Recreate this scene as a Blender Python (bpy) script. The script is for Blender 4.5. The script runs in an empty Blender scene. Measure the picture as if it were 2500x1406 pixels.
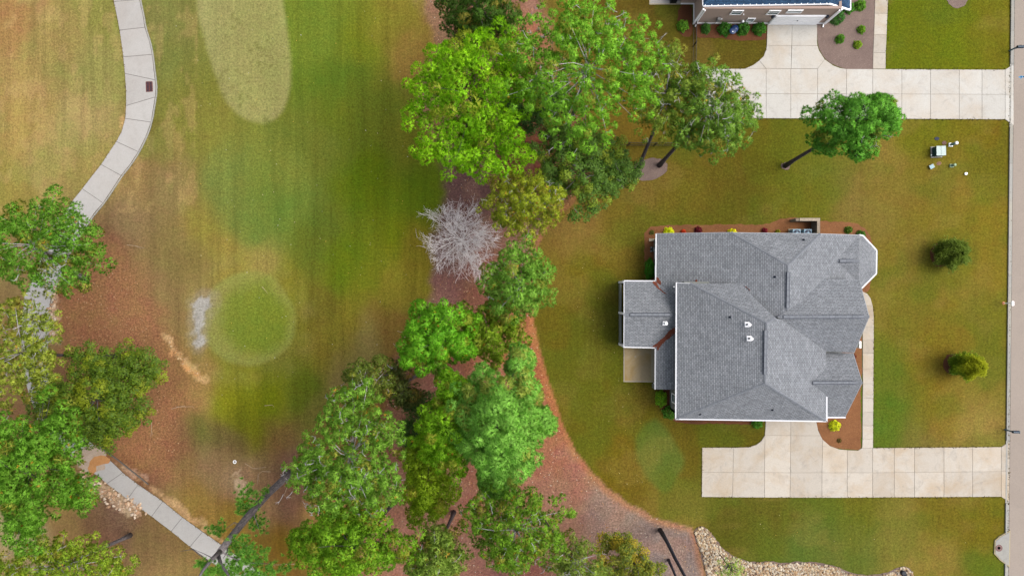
import bpy, bmesh, math, random
import numpy as np
from mathutils import Vector, geometry

# ------------------------------------------------------------------ camera, sky, sun, exposure
H = 67.2            # drone height, metres
S = 24.8            # photograph pixels per metre on the ground
sc = bpy.context.scene
COL = sc.collection
cam_d = bpy.data.cameras.new('camera'); cam = bpy.data.objects.new('camera', cam_d); COL.objects.link(cam)
cam.location = (0, 0, H); cam.rotation_euler = (0, 0, 0)
cam_d.sensor_width = 36.0; cam_d.lens = 36.0*H/(2500/S); cam_d.clip_end = 2000; cam_d.clip_start = 0.5
sc.camera = cam

SUN_EL, SUN_AZ = math.radians(56), math.radians(80)      # azimuth clockwise from +Y (up in the picture)
world = bpy.data.worlds.new('World'); sc.world = world; world.use_nodes = True
wn = world.node_tree.nodes; wl = world.node_tree.links
bg = wn['Background']; sky = wn.new('ShaderNodeTexSky'); sky.sky_type = 'NISHITA'; sky.sun_disc = False
sky.sun_elevation = SUN_EL; sky.sun_rotation = SUN_AZ; sky.air_density = 1.0; sky.dust_density = 4.0; sky.ozone_density = 1.0
hs = wn.new('ShaderNodeHueSaturation'); hs.inputs['Saturation'].default_value = 0.42
wl.new(sky.outputs[0], hs.inputs['Color']); wl.new(hs.outputs[0], bg.inputs['Color'])
bg.inputs['Strength'].default_value = 0.135
sun_d = bpy.data.lights.new('sun', 'SUN'); sun = bpy.data.objects.new('sun', sun_d); COL.objects.link(sun)
sun_d.energy = 1.35; sun_d.angle = math.radians(42); sun_d.color = (1.0, 0.95, 0.87)
sun.location = (0, 0, 90)
sd = Vector((math.sin(SUN_AZ)*math.cos(SUN_EL), math.cos(SUN_AZ)*math.cos(SUN_EL), math.sin(SUN_EL)))
sun.rotation_euler = (-sd).to_track_quat('-Z', 'Y').to_euler()
vs = sc.view_settings; vs.view_transform = 'Standard'; vs.look = 'None'; vs.gamma = 1.0; vs.use_curve_mapping = False
vs.exposure = 1.2
sc.cycles.max_bounces = 8; sc.cycles.diffuse_bounces = 6; sc.cycles.transmission_bounces = 6; sc.cycles.transparent_max_bounces = 4
M = 2.38            # what a white horizontal sheet comes to under this light and exposure

# ------------------------------------------------------------------ helpers
rng = np.random.default_rng(11)
random.seed(5)

def lin(c):
    c = np.asarray(c, float)/255.0
    return np.where(c <= 0.04045, c/12.92, ((c+0.055)/1.055)**2.4)
def L(r, g, b, f=1.0):
    """surface colour whose lit look is this sRGB value"""
    v = np.clip(lin((r, g, b))/M*f, 0.003, 0.85)
    return (float(v[0]), float(v[1]), float(v[2]), 1.0)
def P(px, py, z=0.0):
    k = (1-z/H)/S
    return Vector(((px-1250)*k, (703-py)*k, z))
def plane(a, b, c):
    n = (b-a).cross(c-a).normalized()
    return n, n.dot(a)
def hit(px, py, pl):
    """where the line of sight of a photo pixel meets a plane"""
    o = Vector((0, 0, H)); d = P(px, py, 0)-o
    return o+d*((pl[1]-pl[0].dot(o))/pl[0].dot(d))

def tag(o, label=None, cat=None, group=None, kind=None):
    if label: o['label'] = label
    if cat: o['category'] = cat
    if group: o['group'] = group
    if kind: o['kind'] = kind
    return o
def empty(name, loc, label, cat, group=None):
    o = bpy.data.objects.new(name, None); COL.objects.link(o); o.location = loc
    o.empty_display_size = 0.3
    return tag(o, label, cat, group)
def link(name, me, parent=None):
    o = bpy.data.objects.new(name, me); COL.objects.link(o)
    if parent is not None: o.parent = parent
    return o
def world_loc(o):
    v = Vector((0, 0, 0))
    while o is not None:
        v = v+o.location; o = o.parent
    return v

class MB:
    """collects faces in world coordinates; build() links ONE mesh object"""
    def __init__(s): s.v = []; s.f = []; s.m = []
    def poly(s, pts, m=0):
        n = len(s.v); s.v += [tuple(p) for p in pts]; s.f.append(tuple(range(n, n+len(pts)))); s.m.append(m); return s
    def prism(s, pts, z0, z1, m=0, ms=None):
        """plan outline pts (x,y) anticlockwise or not, from z0 to z1"""
        a = sum(pts[i][0]*pts[(i+1) % len(pts)][1]-pts[(i+1) % len(pts)][0]*pts[i][1] for i in range(len(pts)))
        if a < 0: pts = list(reversed(pts))
        n = len(s.v); k = len(pts)
        s.v += [(p[0], p[1], z0) for p in pts]+[(p[0], p[1], z1) for p in pts]
        s.f.append(tuple(range(n+k, n+2*k))); s.m.append(m)
        s.f.append(tuple(reversed(range(n, n+k)))); s.m.append(m)
        for i in range(k):
            j = (i+1) % k
            s.f.append((n+i, n+j, n+k+j, n+k+i)); s.m.append(m if ms is None else ms)
        return s
    def box(s, c, d, ang=0.0, m=0):
        ca, sa = math.cos(ang), math.sin(ang)
        pts = []
        for x, y in ((-1, -1), (1, -1), (1, 1), (-1, 1)):
            X, Y = x*d[0]/2, y*d[1]/2
            pts.append((c[0]+X*ca-Y*sa, c[1]+X*sa+Y*ca))
        return s.prism(pts, c[2]-d[2]/2, c[2]+d[2]/2, m)
    def bar(s, a, b, w, h, m=0):
        """box beam from a to b, w wide (level), h high"""
        a = Vector(a); b = Vector(b); d = (b-a).normalized()
        sd_ = Vector((0, 0, 1)).cross(d)
        sd_ = sd_.normalized() if sd_.length > 1e-4 else Vector((1, 0, 0))
        up = d.cross(sd_).normalized()
        n = len(s.v)
        for p in (a, b):
            for x, y in ((-1, -1), (1, -1), (1, 1), (-1, 1)):
                s.v.append(tuple(p+sd_*x*w/2+up*y*h/2))
        for q in ((3, 2, 1, 0), (4, 5, 6, 7), (0, 1, 5, 4), (1, 2, 6, 5), (2, 3, 7, 6), (3, 0, 4, 7)):
            s.f.append(tuple(n+i for i in q)); s.m.append(m)
        return s
    def tube(s, pts, rad, n=6, m=0, cap=True):
        pts = [Vector(p) for p in pts]
        base = len(s.v); prev = None
        for i, p in enumerate(pts):
            d = (pts[min(i+1, len(pts)-1)]-pts[max(i-1, 0)])
            d = d.normalized() if d.length > 1e-6 else Vector((0, 0, 1))
            if prev is None:
                x = d.orthogonal().normalized()
            else:
                x = (prev-d*prev.dot(d)); x = x.normalized() if x.length > 1e-5 else d.orthogonal().normalized()
            prev = x; y = d.cross(x)
            for k in range(n):
                a = 2*math.pi*k/n
                s.v.append(tuple(p+(x*math.cos(a)+y*math.sin(a))*rad[i]))
        for i in range(len(pts)-1):
            for k in range(n):
                k2 = (k+1) % n
                s.f.append((base+i*n+k, base+i*n+k2, base+(i+1)*n+k2, base+(i+1)*n+k)); s.m.append(m)
        if cap:
            s.f.append(tuple(base+(len(pts)-1)*n+k for k in range(n))); s.m.append(m)
            s.f.append(tuple(base+k for k in reversed(range(n)))); s.m.append(m)
        return s
    def lathe(s, c, prof, n=12, m=0):
        """profile of (radius, z) turned about the vertical through c"""
        base = len(s.v)
        for r, z in prof:
            for k in range(n):
                a = 2*math.pi*k/n; s.v.append((c[0]+r*math.cos(a), c[1]+r*math.sin(a), c[2]+z))
        for i in range(len(prof)-1):
            for k in range(n):
                k2 = (k+1) % n
                s.f.append((base+i*n+k, base+i*n+k2, base+(i+1)*n+k2, base+(i+1)*n+k)); s.m.append(m)
        s.f.append(tuple(base+(len(prof)-1)*n+k for k in range(n))); s.m.append(m)
        return s
    def build(s, name, mats, parent=None, smooth=False, uv=False):
        org = world_loc(parent) if parent is not None else Vector((0, 0, 0))
        me = bpy.data.meshes.new(name)
        me.from_pydata([(x-org.x, y-org.y, z-org.z) for x, y, z in s.v], [], s.f)
        for mt in (mats if isinstance(mats, (list, tuple)) else [mats]): me.materials.append(mt)
        me.polygons.foreach_set('material_index', s.m)
        if smooth: me.polygons.foreach_set('use_smooth', [True]*len(s.f))
        if uv: slope_uv(me)
        me.update()
        return link(name, me, parent)

def slope_uv(me):
    """UV in metres: u along the level of each face, v up its slope"""
    lay = me.uv_layers.new(name='UVMap')
    for p in me.polygons:
        n = p.normal
        h = Vector((0, 0, 1)).cross(n)
        h = h.normalized() if h.length > 1e-3 else Vector((1, 0, 0))
        v = n.cross(h)
        for li in p.loop_indices:
            c = me.vertices[me.loops[li].vertex_index].co
            lay.data[li].uv = (c.dot(h), c.dot(v))

def tri_mesh(name, V, C, mat, parent, org, N=None):
    """V (3T,3) triangle corners, C (3T,3) colours"""
    n = len(V); T = n//3
    me = bpy.data.meshes.new(name)
    me.vertices.add(n); me.vertices.foreach_set('co', (V-np.asarray(org)).astype(np.float32).ravel())
    me.loops.add(n); me.loops.foreach_set('vertex_index', np.arange(n, dtype=np.int32))
    me.polygons.add(T); me.polygons.foreach_set('loop_start', np.arange(0, n, 3, dtype=np.int32))
    me.update(calc_edges=True)
    a = me.color_attributes.new('tint', 'FLOAT_COLOR', 'POINT')
    a.data.foreach_set('color', np.concatenate([C, np.ones((n, 1))], 1).astype(np.float32).ravel())
    me.materials.append(mat)
    if N is not None:
        me.polygons.foreach_set('use_smooth', np.ones(T, bool))
        me.normals_split_custom_set_from_vertices(N.astype(np.float32))
    return link(name, me, parent)

def vnoise(x, y, seed, scale):
    """smooth value noise 0..1 on arrays, scale in the units of x and y"""
    g = np.random.default_rng(seed).random((256, 256))
    X = x/scale+1000.0; Y = y/scale+1000.0
    xi = np.floor(X).astype(int); yi = np.floor(Y).astype(int)
    fx = X-xi; fy = Y-yi; fx = fx*fx*(3-2*fx); fy = fy*fy*(3-2*fy)
    a = g[xi % 256, yi % 256]; b = g[(xi+1) % 256, yi % 256]; c = g[xi % 256, (yi+1) % 256]; d = g[(xi+1) % 256, (yi+1) % 256]
    return (a*(1-fx)+b*fx)*(1-fy)+(c*(1-fx)+d*fx)*fy
def fbm(x, y, seed, scale):
    return (vnoise(x, y, seed, scale)+0.5*vnoise(x, y, seed+1, scale/2.1)+0.25*vnoise(x, y, seed+2, scale/4.3))/1.75
def sdf(x, y, poly):
    """signed distance to a polygon, positive inside"""
    poly = np.asarray(poly, float); d = np.full(x.shape, 1e18); ins = np.zeros(x.shape, bool)
    for i in range(len(poly)):
        a = poly[i]; b = poly[(i+1) % len(poly)]; e = b-a
        t = np.clip(((x-a[0])*e[0]+(y-a[1])*e[1])/(e @ e), 0, 1)
        d = np.minimum(d, (x-a[0]-t*e[0])**2+(y-a[1]-t*e[1])**2)
        if abs(e[1]) > 1e-9:
            c = ((a[1] > y) != (b[1] > y)) & (x < e[0]*(y-a[1])/e[1]+a[0]); ins ^= c
    d = np.sqrt(d)
    return np.where(ins, d, -d)
def smooth(poly, it=2, closed=True):
    """corner cutting"""
    p = [tuple(q) for q in poly]
    for _ in range(it):
        o = []
        n = len(p)
        for i in range(n if closed else n-1):
            a, b = p[i], p[(i+1) % n]
            o += [(a[0]*.75+b[0]*.25, a[1]*.75+b[1]*.25), (a[0]*.25+b[0]*.75, a[1]*.25+b[1]*.75)]
        if not closed: o = [p[0]]+o+[p[-1]]
        p = o
    return p

# ------------------------------------------------------------------ materials
def new_mat(name):
    m = bpy.data.materials.new(name); m.use_nodes = True
    nt = m.node_tree; b = nt.nodes['Principled BSDF']
    b.inputs['Roughness'].default_value = 0.9
    b.inputs['Specular IOR Level'].default_value = 0.2
    return m, nt, b
def nd(nt, t, **kw):
    n = nt.nodes.new(t)
    for k, v in kw.items():
        if k.startswith('i_'):
            n.inputs[k[2:].replace('_', ' ')].default_value = v
        else: setattr(n, k, v)
    return n
def coords(nt, kind='pos', scale=(1, 1, 1), rot=(0, 0, 0)):
    if kind == 'pos': o = nd(nt, 'ShaderNodeNewGeometry').outputs['Position']
    elif kind == 'uv': o = nd(nt, 'ShaderNodeTexCoord').outputs['UV']
    else: o = nd(nt, 'ShaderNodeTexCoord').outputs['Object']
    mp = nd(nt, 'ShaderNodeMapping'); mp.inputs['Scale'].default_value = scale; mp.inputs['Rotation'].default_value = rot
    nt.links.new(o, mp.inputs['Vector']); return mp.outputs[0]
def noise(nt, vec, scale, detail=3, rough=0.6, dist=0.0):
    n = nd(nt, 'ShaderNodeTexNoise'); n.inputs['Scale'].default_value = scale; n.inputs['Detail'].default_value = detail
    n.inputs['Roughness'].default_value = rough; n.inputs['Distortion'].default_value = dist
    nt.links.new(vec, n.inputs['Vector']); return n.outputs['Fac']
def rampv(nt, fac, lo, hi, a=0.0, b=1.0):
    """map fac lo..hi to a..b, clamped"""
    m = nd(nt, 'ShaderNodeMapRange'); m.inputs['From Min'].default_value = lo; m.inputs['From Max'].default_value = hi
    m.inputs['To Min'].default_value = a; m.inputs['To Max'].default_value = b
    nt.links.new(fac, m.inputs['Value']); return m.outputs[0]
def mixc(nt, fac, a, b, mode='MIX'):
    m = nd(nt, 'ShaderNodeMix', data_type='RGBA', blend_type=mode)
    for sock, v in ((m.inputs[0], fac), (m.inputs[6], a), (m.inputs[7], b)):
        if hasattr(v, 'is_linked') or isinstance(v, bpy.types.NodeSocket): nt.links.new(v, sock)
        else: sock.default_value = v
    return m.outputs[2]
def math_(nt, op, a, b):
    m = nd(nt, 'ShaderNodeMath', operation=op)
    for sock, v in ((m.inputs[0], a), (m.inputs[1], b)):
        if isinstance(v, bpy.types.NodeSocket): nt.links.new(v, sock)
        else: sock.default_value = v
    return m.outputs[0]
def bump(nt, b, height, strength, dist=0.02):
    n = nd(nt, 'ShaderNodeBump'); n.inputs['Strength'].default_value = strength; n.inputs['Distance'].default_value = dist
    nt.links.new(height, n.inputs['Height']); nt.links.new(n.outputs[0], b.inputs['Normal'])
def gray(nt, v):
    c = nd(nt, 'ShaderNodeCombineColor')
    for i in range(3): nt.links.new(v, c.inputs[i])
    return c.outputs[0]

def mat_plain(name, col, rough=0.6, var=0.12, scale=6.0, metal=0.0, spec=0.3, kind='pos'):
    m, nt, b = new_mat(name)
    f = noise(nt, coords(nt, kind), scale, 4)
    c = mixc(nt, 1.0, col, gray(nt, rampv(nt, f, 0.25, 0.75, 1-var, 1+var)), 'MULTIPLY')
    nt.links.new(c, b.inputs['Base Color']); b.inputs['Roughness'].default_value = rough; b.inputs['Metallic'].default_value = metal
    b.inputs['Specular IOR Level'].default_value = spec
    bump(nt, b, noise(nt, coords(nt, kind), scale*6, 2), 0.15, 0.01)
    return m

def mat_concrete(name, base, stain, dark, rnd=0.10, amt=0.75, freq=0.22):
    m, nt, b = new_mat(name)
    p = coords(nt)
    big = noise(nt, p, freq, 5, 0.65, 0.6)
    mid = noise(nt, p, 1.1, 5, 0.7, 0.8)
    fine = noise(nt, p, 9.0, 4, 0.7)
    c = mixc(nt, rampv(nt, big, 0.42, 0.68, 0, amt), base, stain)
    c = mixc(nt, rampv(nt, mid, 0.52, 0.80, 0, amt*0.7), c, dark)
    oi = nd(nt, 'ShaderNodeObjectInfo')
    c = mixc(nt, 1.0, c, gray(nt, rampv(nt, oi.outputs['Random'], 0, 1, 1-rnd, 1+rnd*0.5)), 'MULTIPLY')
    c = mixc(nt, 1.0, c, gray(nt, rampv(nt, fine, 0.25, 0.75, 0.90, 1.08)), 'MULTIPLY')
    nt.links.new(c, b.inputs['Base Color'])
    bump(nt, b, fine, 0.2, 0.01)
    return m

def mat_straw(name, c1, c2, c3, scale=1.0):
    """needle and bark litter: streaky, speckled"""
    m, nt, b = new_mat(name)
    p = coords(nt)
    big = noise(nt, p, 0.5*scale, 4, 0.6)
    fine = noise(nt, p, 7.0*scale, 5, 0.8, 1.5)
    c = mixc(nt, rampv(nt, big, 0.35, 0.68), c1, c2)
    sp = rampv(nt, noise(nt, p, 12.0, 2, 0.7), 0.60, 0.70)
    c = mixc(nt, math_(nt, 'MULTIPLY', sp, 0.55), c, c3)
    c = mixc(nt, 1.0, c, gray(nt, rampv(nt, fine, 0.25, 0.75, 0.66, 1.32)), 'MULTIPLY')
    nt.links.new(c, b.inputs['Base Color'])
    bump(nt, b, fine, 0.6, 0.03)
    return m

def mat_shingle(name, c1, c2, mortar, bw=0.33, rh=0.15, stain=None):
    m, nt, b = new_mat(name)
    uv = coords(nt, 'uv')
    br = nd(nt, 'ShaderNodeTexBrick'); nt.links.new(uv, br.inputs['Vector'])
    br.offset = 0.37; br.inputs['Scale'].default_value = 1.0; br.inputs['Brick Width'].default_value = bw; br.inputs['Row Height'].default_value = rh
    br.inputs['Mortar Size'].default_value = 0.018; br.inputs['Mortar Smooth'].default_value = 0.3; br.inputs['Bias'].default_value = -0.05
    br.inputs['Color1'].default_value = c1; br.inputs['Color2'].default_value = c2; br.inputs['Mortar'].default_value = mortar
    wn_ = nd(nt, 'ShaderNodeTexWhiteNoise', noise_dimensions='2D')
    sn = nd(nt, 'ShaderNodeVectorMath', operation='SNAP'); sn.inputs[1].default_value = (bw*0.6, rh, 1.0); nt.links.new(uv, sn.inputs[0])
    nt.links.new(sn.outputs[0], wn_.inputs['Vector'])
    c = mixc(nt, 1.0, br.outputs['Color'], gray(nt, rampv(nt, wn_.outputs['Value'], 0, 1, 0.88, 1.12)), 'MULTIPLY')
    big = noise(nt, coords(nt), 0.6, 4, 0.6)
    c = mixc(nt, 1.0, c, gray(nt, rampv(nt, big, 0.3, 0.7, 0.92, 1.08)), 'MULTIPLY')
    if stain is not None:
        st = rampv(nt, noise(nt, coords(nt), 0.9, 5, 0.7), 0.62, 0.8, 0, 0.5)
        c = mixc(nt, st, c, stain)
    fine = noise(nt, uv, 30, 2, 0.7)
    c = mixc(nt, 1.0, c, gray(nt, rampv(nt, fine, 0.3, 0.7, 0.88, 1.12)), 'MULTIPLY')
    nt.links.new(c, b.inputs['Base Color'])
    # each course steps down towards the eave
    sep = nd(nt, 'ShaderNodeSeparateXYZ'); nt.links.new(uv, sep.inputs[0])
    saw = math_(nt, 'FRACT', math_(nt, 'DIVIDE', sep.outputs[1], rh), 0.0)
    inv = math_(nt, 'SUBTRACT', 1.0, saw)
    bump(nt, b, inv, 0.5, 0.03)
    return m

def mat_leaf(name, trans=0.35, rough=0.6):
    m, nt, b = new_mat(name)
    a = nd(nt, 'ShaderNodeAttribute', attribute_name='tint')
    b.inputs['Roughness'].default_value = rough; b.inputs['Specular IOR Level'].default_value = 0.25
    n = noise(nt, coords(nt), 1.3, 3)
    c = mixc(nt, 1.0, a.outputs['Color'], gray(nt, rampv(nt, n, 0.3, 0.7, 0.85, 1.15)), 'MULTIPLY')
    nt.links.new(c, b.inputs['Base Color'])
    t = nd(nt, 'ShaderNodeBsdfTranslucent'); nt.links.new(c, t.inputs['Color'])
    mx = nd(nt, 'ShaderNodeMixShader'); mx.inputs[0].default_value = trans
    nt.links.new(b.outputs[0], mx.inputs[1]); nt.links.new(t.outputs[0], mx.inputs[2])
    nt.links.new(mx.outputs[0], nt.nodes['Material Output'].inputs['Surface'])
    return m

def mat_bark(name, c1, c2):
    m, nt, b = new_mat(name)
    p = coords(nt, 'pos', (1, 1, 0.25))
    f = noise(nt, p, 9.0, 4, 0.7, 0.6)
    c = mixc(nt, rampv(nt, f, 0.35, 0.65), c1, c2)
    nt.links.new(c, b.inputs['Base Color']); bump(nt, b, f, 0.8, 0.05)
    return m

MT = {}
MT['drive'] = mat_concrete('driveway_concrete', L(225, 215, 201), L(214, 194, 168), L(178, 170, 160), 0.10, 1.0, 0.30)
MT['drive_pale'] = mat_concrete('pale_driveway_concrete', L(231, 227, 219), L(222, 209, 192), L(190, 184, 176), 0.07, 0.9, 0.22)
MT['drive_joint'] = mat_plain('concrete_joint', L(192, 180, 163), 0.95)
MT['cart'] = mat_concrete('cart_path_concrete', L(208, 204, 199), L(196, 188, 180), L(174, 169, 164), 0.05, 0.6)
MT['cart_joint'] = mat_plain('cart_path_joint', L(120, 112, 104), 0.95)
MT['patio'] = mat_concrete('patio_concrete', L(206, 186, 150), L(192, 160, 100), L(164, 148, 130), 0.02, 0.9, 0.5)
MT['patio_edge'] = mat_plain('patio_edge_concrete', L(205, 192, 165), 0.9)
MT['patio_light'] = mat_plain('clean_patio_concrete', L(197, 177, 141), 0.9)
MT['kerb'] = mat_concrete('kerb_concrete', L(190, 188, 182), L(205, 198, 180), L(150, 150, 150), 0.12)
MT['asphalt'] = mat_concrete('road_asphalt', L(186, 172, 160), L(176, 162, 150), L(160, 150, 142), 0.0, 0.6, 0.15)
MT['straw_orange'] = mat_straw('fresh_pine_straw', L(160, 108, 68), L(142, 92, 56), L(200, 150, 100))
MT['straw_grey'] = mat_straw('weathered_pine_straw', L(152, 130, 120), L(134, 113, 106), L(190, 170, 158))
MT['mulch_dark'] = mat_straw('brown_mulch', L(122, 74, 44), L(102, 62, 38), L(160, 110, 76))
MT['shingle'] = mat_shingle('grey_shingle', L(169, 172, 178), L(147, 151, 157), L(98, 102, 110))
MT['shingle_blue'] = mat_shingle('slate_blue_shingle', L(66, 104, 142), L(50, 84, 120), L(30, 52, 80))
MT['ridge'] = mat_plain('ridge_shingle', L(142, 146, 154), 0.9, 0.25, 4)
MT['vent_dark'] = mat_plain('vent_slot', L(52, 62, 84), 0.8)
MT['white'] = mat_plain('white_paint', (0.78, 0.78, 0.8, 1), 0.5, 0.04)
MT['white_gutter'] = mat_plain('white_gutter', (0.42, 0.425, 0.45, 1), 0.5, 0.06)
MT['siding'] = mat_plain('grey_siding', L(158, 162, 156), 0.7, 0.08)
MT['glass'] = mat_plain('dark_window_glass', (0.02, 0.06, 0.06, 1), 0.25, 0.1, spec=0.25)
MT['bark'] = mat_bark('pine_bark', L(112, 100, 100), L(72, 66, 72))
MT['bark_light'] = mat_bark('pale_pine_bark', L(165, 155, 155), L(95, 90, 96))
MT['bark_dark'] = mat_bark('dark_wet_bark', L(100, 100, 114), L(60, 60, 72))
MT['dead'] = mat_bark('bleached_dead_wood', (0.66, 0.62, 0.62, 1), (0.42, 0.39, 0.39, 1))
MT['grey_twig'] = mat_bark('grey_twigs', (0.36, 0.34, 0.34, 1), (0.22, 0.205, 0.21, 1))
MT['twig'] = mat_plain('dry_twig', L(205, 180, 150), 0.9)
MT['needle'] = mat_leaf('pine_needles', 0.42)
MT['leaf'] = mat_leaf('broad_leaves', 0.4)
# ------------------------------------------------------------------ ground sheet, split where one ground cover meets another
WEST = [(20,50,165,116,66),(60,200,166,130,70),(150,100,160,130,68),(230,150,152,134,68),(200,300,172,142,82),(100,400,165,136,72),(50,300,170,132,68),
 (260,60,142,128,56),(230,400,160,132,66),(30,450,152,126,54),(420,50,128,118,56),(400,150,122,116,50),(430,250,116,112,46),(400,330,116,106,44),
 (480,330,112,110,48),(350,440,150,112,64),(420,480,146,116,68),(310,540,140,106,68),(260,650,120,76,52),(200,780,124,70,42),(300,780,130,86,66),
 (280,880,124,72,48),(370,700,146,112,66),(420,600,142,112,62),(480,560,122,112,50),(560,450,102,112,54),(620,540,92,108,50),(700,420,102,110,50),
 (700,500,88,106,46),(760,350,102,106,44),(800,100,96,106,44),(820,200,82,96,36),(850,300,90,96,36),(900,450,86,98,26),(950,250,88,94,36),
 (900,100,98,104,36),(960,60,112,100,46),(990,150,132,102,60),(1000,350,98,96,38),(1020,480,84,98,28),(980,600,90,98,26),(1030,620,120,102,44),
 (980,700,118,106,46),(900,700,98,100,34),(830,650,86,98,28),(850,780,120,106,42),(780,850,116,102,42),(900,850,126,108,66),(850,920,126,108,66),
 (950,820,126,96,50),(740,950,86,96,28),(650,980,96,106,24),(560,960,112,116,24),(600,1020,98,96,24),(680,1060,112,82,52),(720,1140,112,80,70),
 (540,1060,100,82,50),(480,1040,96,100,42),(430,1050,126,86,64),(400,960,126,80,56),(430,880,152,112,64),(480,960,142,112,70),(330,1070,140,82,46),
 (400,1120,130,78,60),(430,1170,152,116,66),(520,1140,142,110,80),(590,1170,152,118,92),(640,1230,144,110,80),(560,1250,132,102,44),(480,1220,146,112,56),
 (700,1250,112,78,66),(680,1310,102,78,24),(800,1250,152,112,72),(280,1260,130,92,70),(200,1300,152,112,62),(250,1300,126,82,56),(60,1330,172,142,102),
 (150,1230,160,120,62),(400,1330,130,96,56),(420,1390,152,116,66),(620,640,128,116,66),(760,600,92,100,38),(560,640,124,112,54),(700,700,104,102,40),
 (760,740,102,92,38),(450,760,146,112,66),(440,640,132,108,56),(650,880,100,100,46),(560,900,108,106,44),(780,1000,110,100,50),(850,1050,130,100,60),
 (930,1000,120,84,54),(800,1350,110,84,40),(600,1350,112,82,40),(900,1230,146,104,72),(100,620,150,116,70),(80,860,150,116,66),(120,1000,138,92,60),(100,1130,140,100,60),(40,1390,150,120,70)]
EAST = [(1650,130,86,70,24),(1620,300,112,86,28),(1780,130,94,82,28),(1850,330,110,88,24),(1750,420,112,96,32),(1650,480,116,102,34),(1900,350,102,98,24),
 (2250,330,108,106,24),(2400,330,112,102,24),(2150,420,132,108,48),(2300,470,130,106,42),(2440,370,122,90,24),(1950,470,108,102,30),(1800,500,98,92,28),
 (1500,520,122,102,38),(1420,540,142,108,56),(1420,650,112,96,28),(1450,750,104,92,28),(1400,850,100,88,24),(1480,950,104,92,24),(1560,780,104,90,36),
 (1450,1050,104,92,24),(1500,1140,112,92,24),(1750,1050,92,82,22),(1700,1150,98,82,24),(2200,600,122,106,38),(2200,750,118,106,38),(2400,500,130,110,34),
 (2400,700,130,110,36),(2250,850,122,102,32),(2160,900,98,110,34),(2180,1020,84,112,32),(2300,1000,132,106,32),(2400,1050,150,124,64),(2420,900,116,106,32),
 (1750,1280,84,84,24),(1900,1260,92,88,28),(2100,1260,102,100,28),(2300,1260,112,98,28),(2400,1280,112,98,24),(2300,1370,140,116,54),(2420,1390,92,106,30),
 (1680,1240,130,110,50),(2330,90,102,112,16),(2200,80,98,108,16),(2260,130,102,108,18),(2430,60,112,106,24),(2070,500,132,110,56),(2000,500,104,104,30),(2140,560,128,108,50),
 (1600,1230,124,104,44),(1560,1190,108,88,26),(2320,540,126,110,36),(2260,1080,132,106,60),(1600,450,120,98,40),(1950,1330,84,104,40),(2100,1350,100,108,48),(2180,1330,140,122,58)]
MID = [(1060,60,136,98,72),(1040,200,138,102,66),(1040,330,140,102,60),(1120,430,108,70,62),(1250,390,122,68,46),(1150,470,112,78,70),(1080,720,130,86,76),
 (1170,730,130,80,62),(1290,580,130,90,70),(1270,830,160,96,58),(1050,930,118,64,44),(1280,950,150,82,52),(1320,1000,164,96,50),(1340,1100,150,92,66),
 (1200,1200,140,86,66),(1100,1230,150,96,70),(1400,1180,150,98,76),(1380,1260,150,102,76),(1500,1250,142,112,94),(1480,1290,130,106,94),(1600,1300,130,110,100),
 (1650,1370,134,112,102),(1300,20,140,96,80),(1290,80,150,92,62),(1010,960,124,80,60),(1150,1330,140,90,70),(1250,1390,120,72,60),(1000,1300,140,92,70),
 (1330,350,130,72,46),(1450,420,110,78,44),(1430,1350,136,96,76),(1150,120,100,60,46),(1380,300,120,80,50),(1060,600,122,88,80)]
MID_POLY = [(1030,-300),(1025,0),(1048,70),(1062,120),(1020,200),(1020,280),(1042,340),(1078,400),(1092,470),(1076,520),(1058,580),(1052,660),(1046,725),
 (1016,780),(985,830),(970,880),(985,930),(955,965),(930,1010),(890,1100),(860,1200),(880,1300),(850,1420),(850,1700),(1760,1700),(1735,1440),(1716,1380),(1700,1310),
 (1688,1286),(1600,1262),(1530,1226),(1475,1182),(1430,1132),(1400,1092),(1372,1032),(1350,962),(1326,882),(1306,792),(1300,700),(1304,620),(1322,580),(1346,538),
 (1400,500),(1450,420),(1440,330),(1400,240),(1360,120),(1330,0),(1330,-300)]
TEE = smooth([(470,-300),(476,0),(500,100),(528,195),(548,250),(590,290),(640,303),(680,290),(705,245),(712,180),(706,100),(688,0),(680,-300)], 2)
GREEN = [(607+112*math.cos(a*math.pi/16)*(1+0.04*math.sin(3*a*math.pi/16)), 778+112*math.sin(a*math.pi/16)) for a in range(32)]
OVAL = smooth([(1552,1060),(1575,1030),(1610,1024),(1640,1060),(1672,1110),(1672,1140),(1650,1170),(1632,1205),(1600,1190),(1570,1150),(1550,1110)], 2)
SAND = smooth([(470,815),(468,770),(478,740),(495,724),(512,728),(516,745),(504,765),(498,800),(500,835),(478,840)], 2)

xs = np.concatenate([[-600, -300, -150, -90, -70], np.arange(-57, 57.01, 0.24), [70, 90, 150, 300, 600]])
ys = np.concatenate([[-600, -300, -150, -80, -50], np.arange(-34, 34.01, 0.24), [50, 80, 150, 300, 600]])
GX, GY = np.meshgrid(xs, ys)
gx = GX.ravel(); gy = GY.ravel()
PX = np.clip(gx*S+1250, -200, 2700); PY = np.clip(703-gy*S, -180, 1590)

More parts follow.
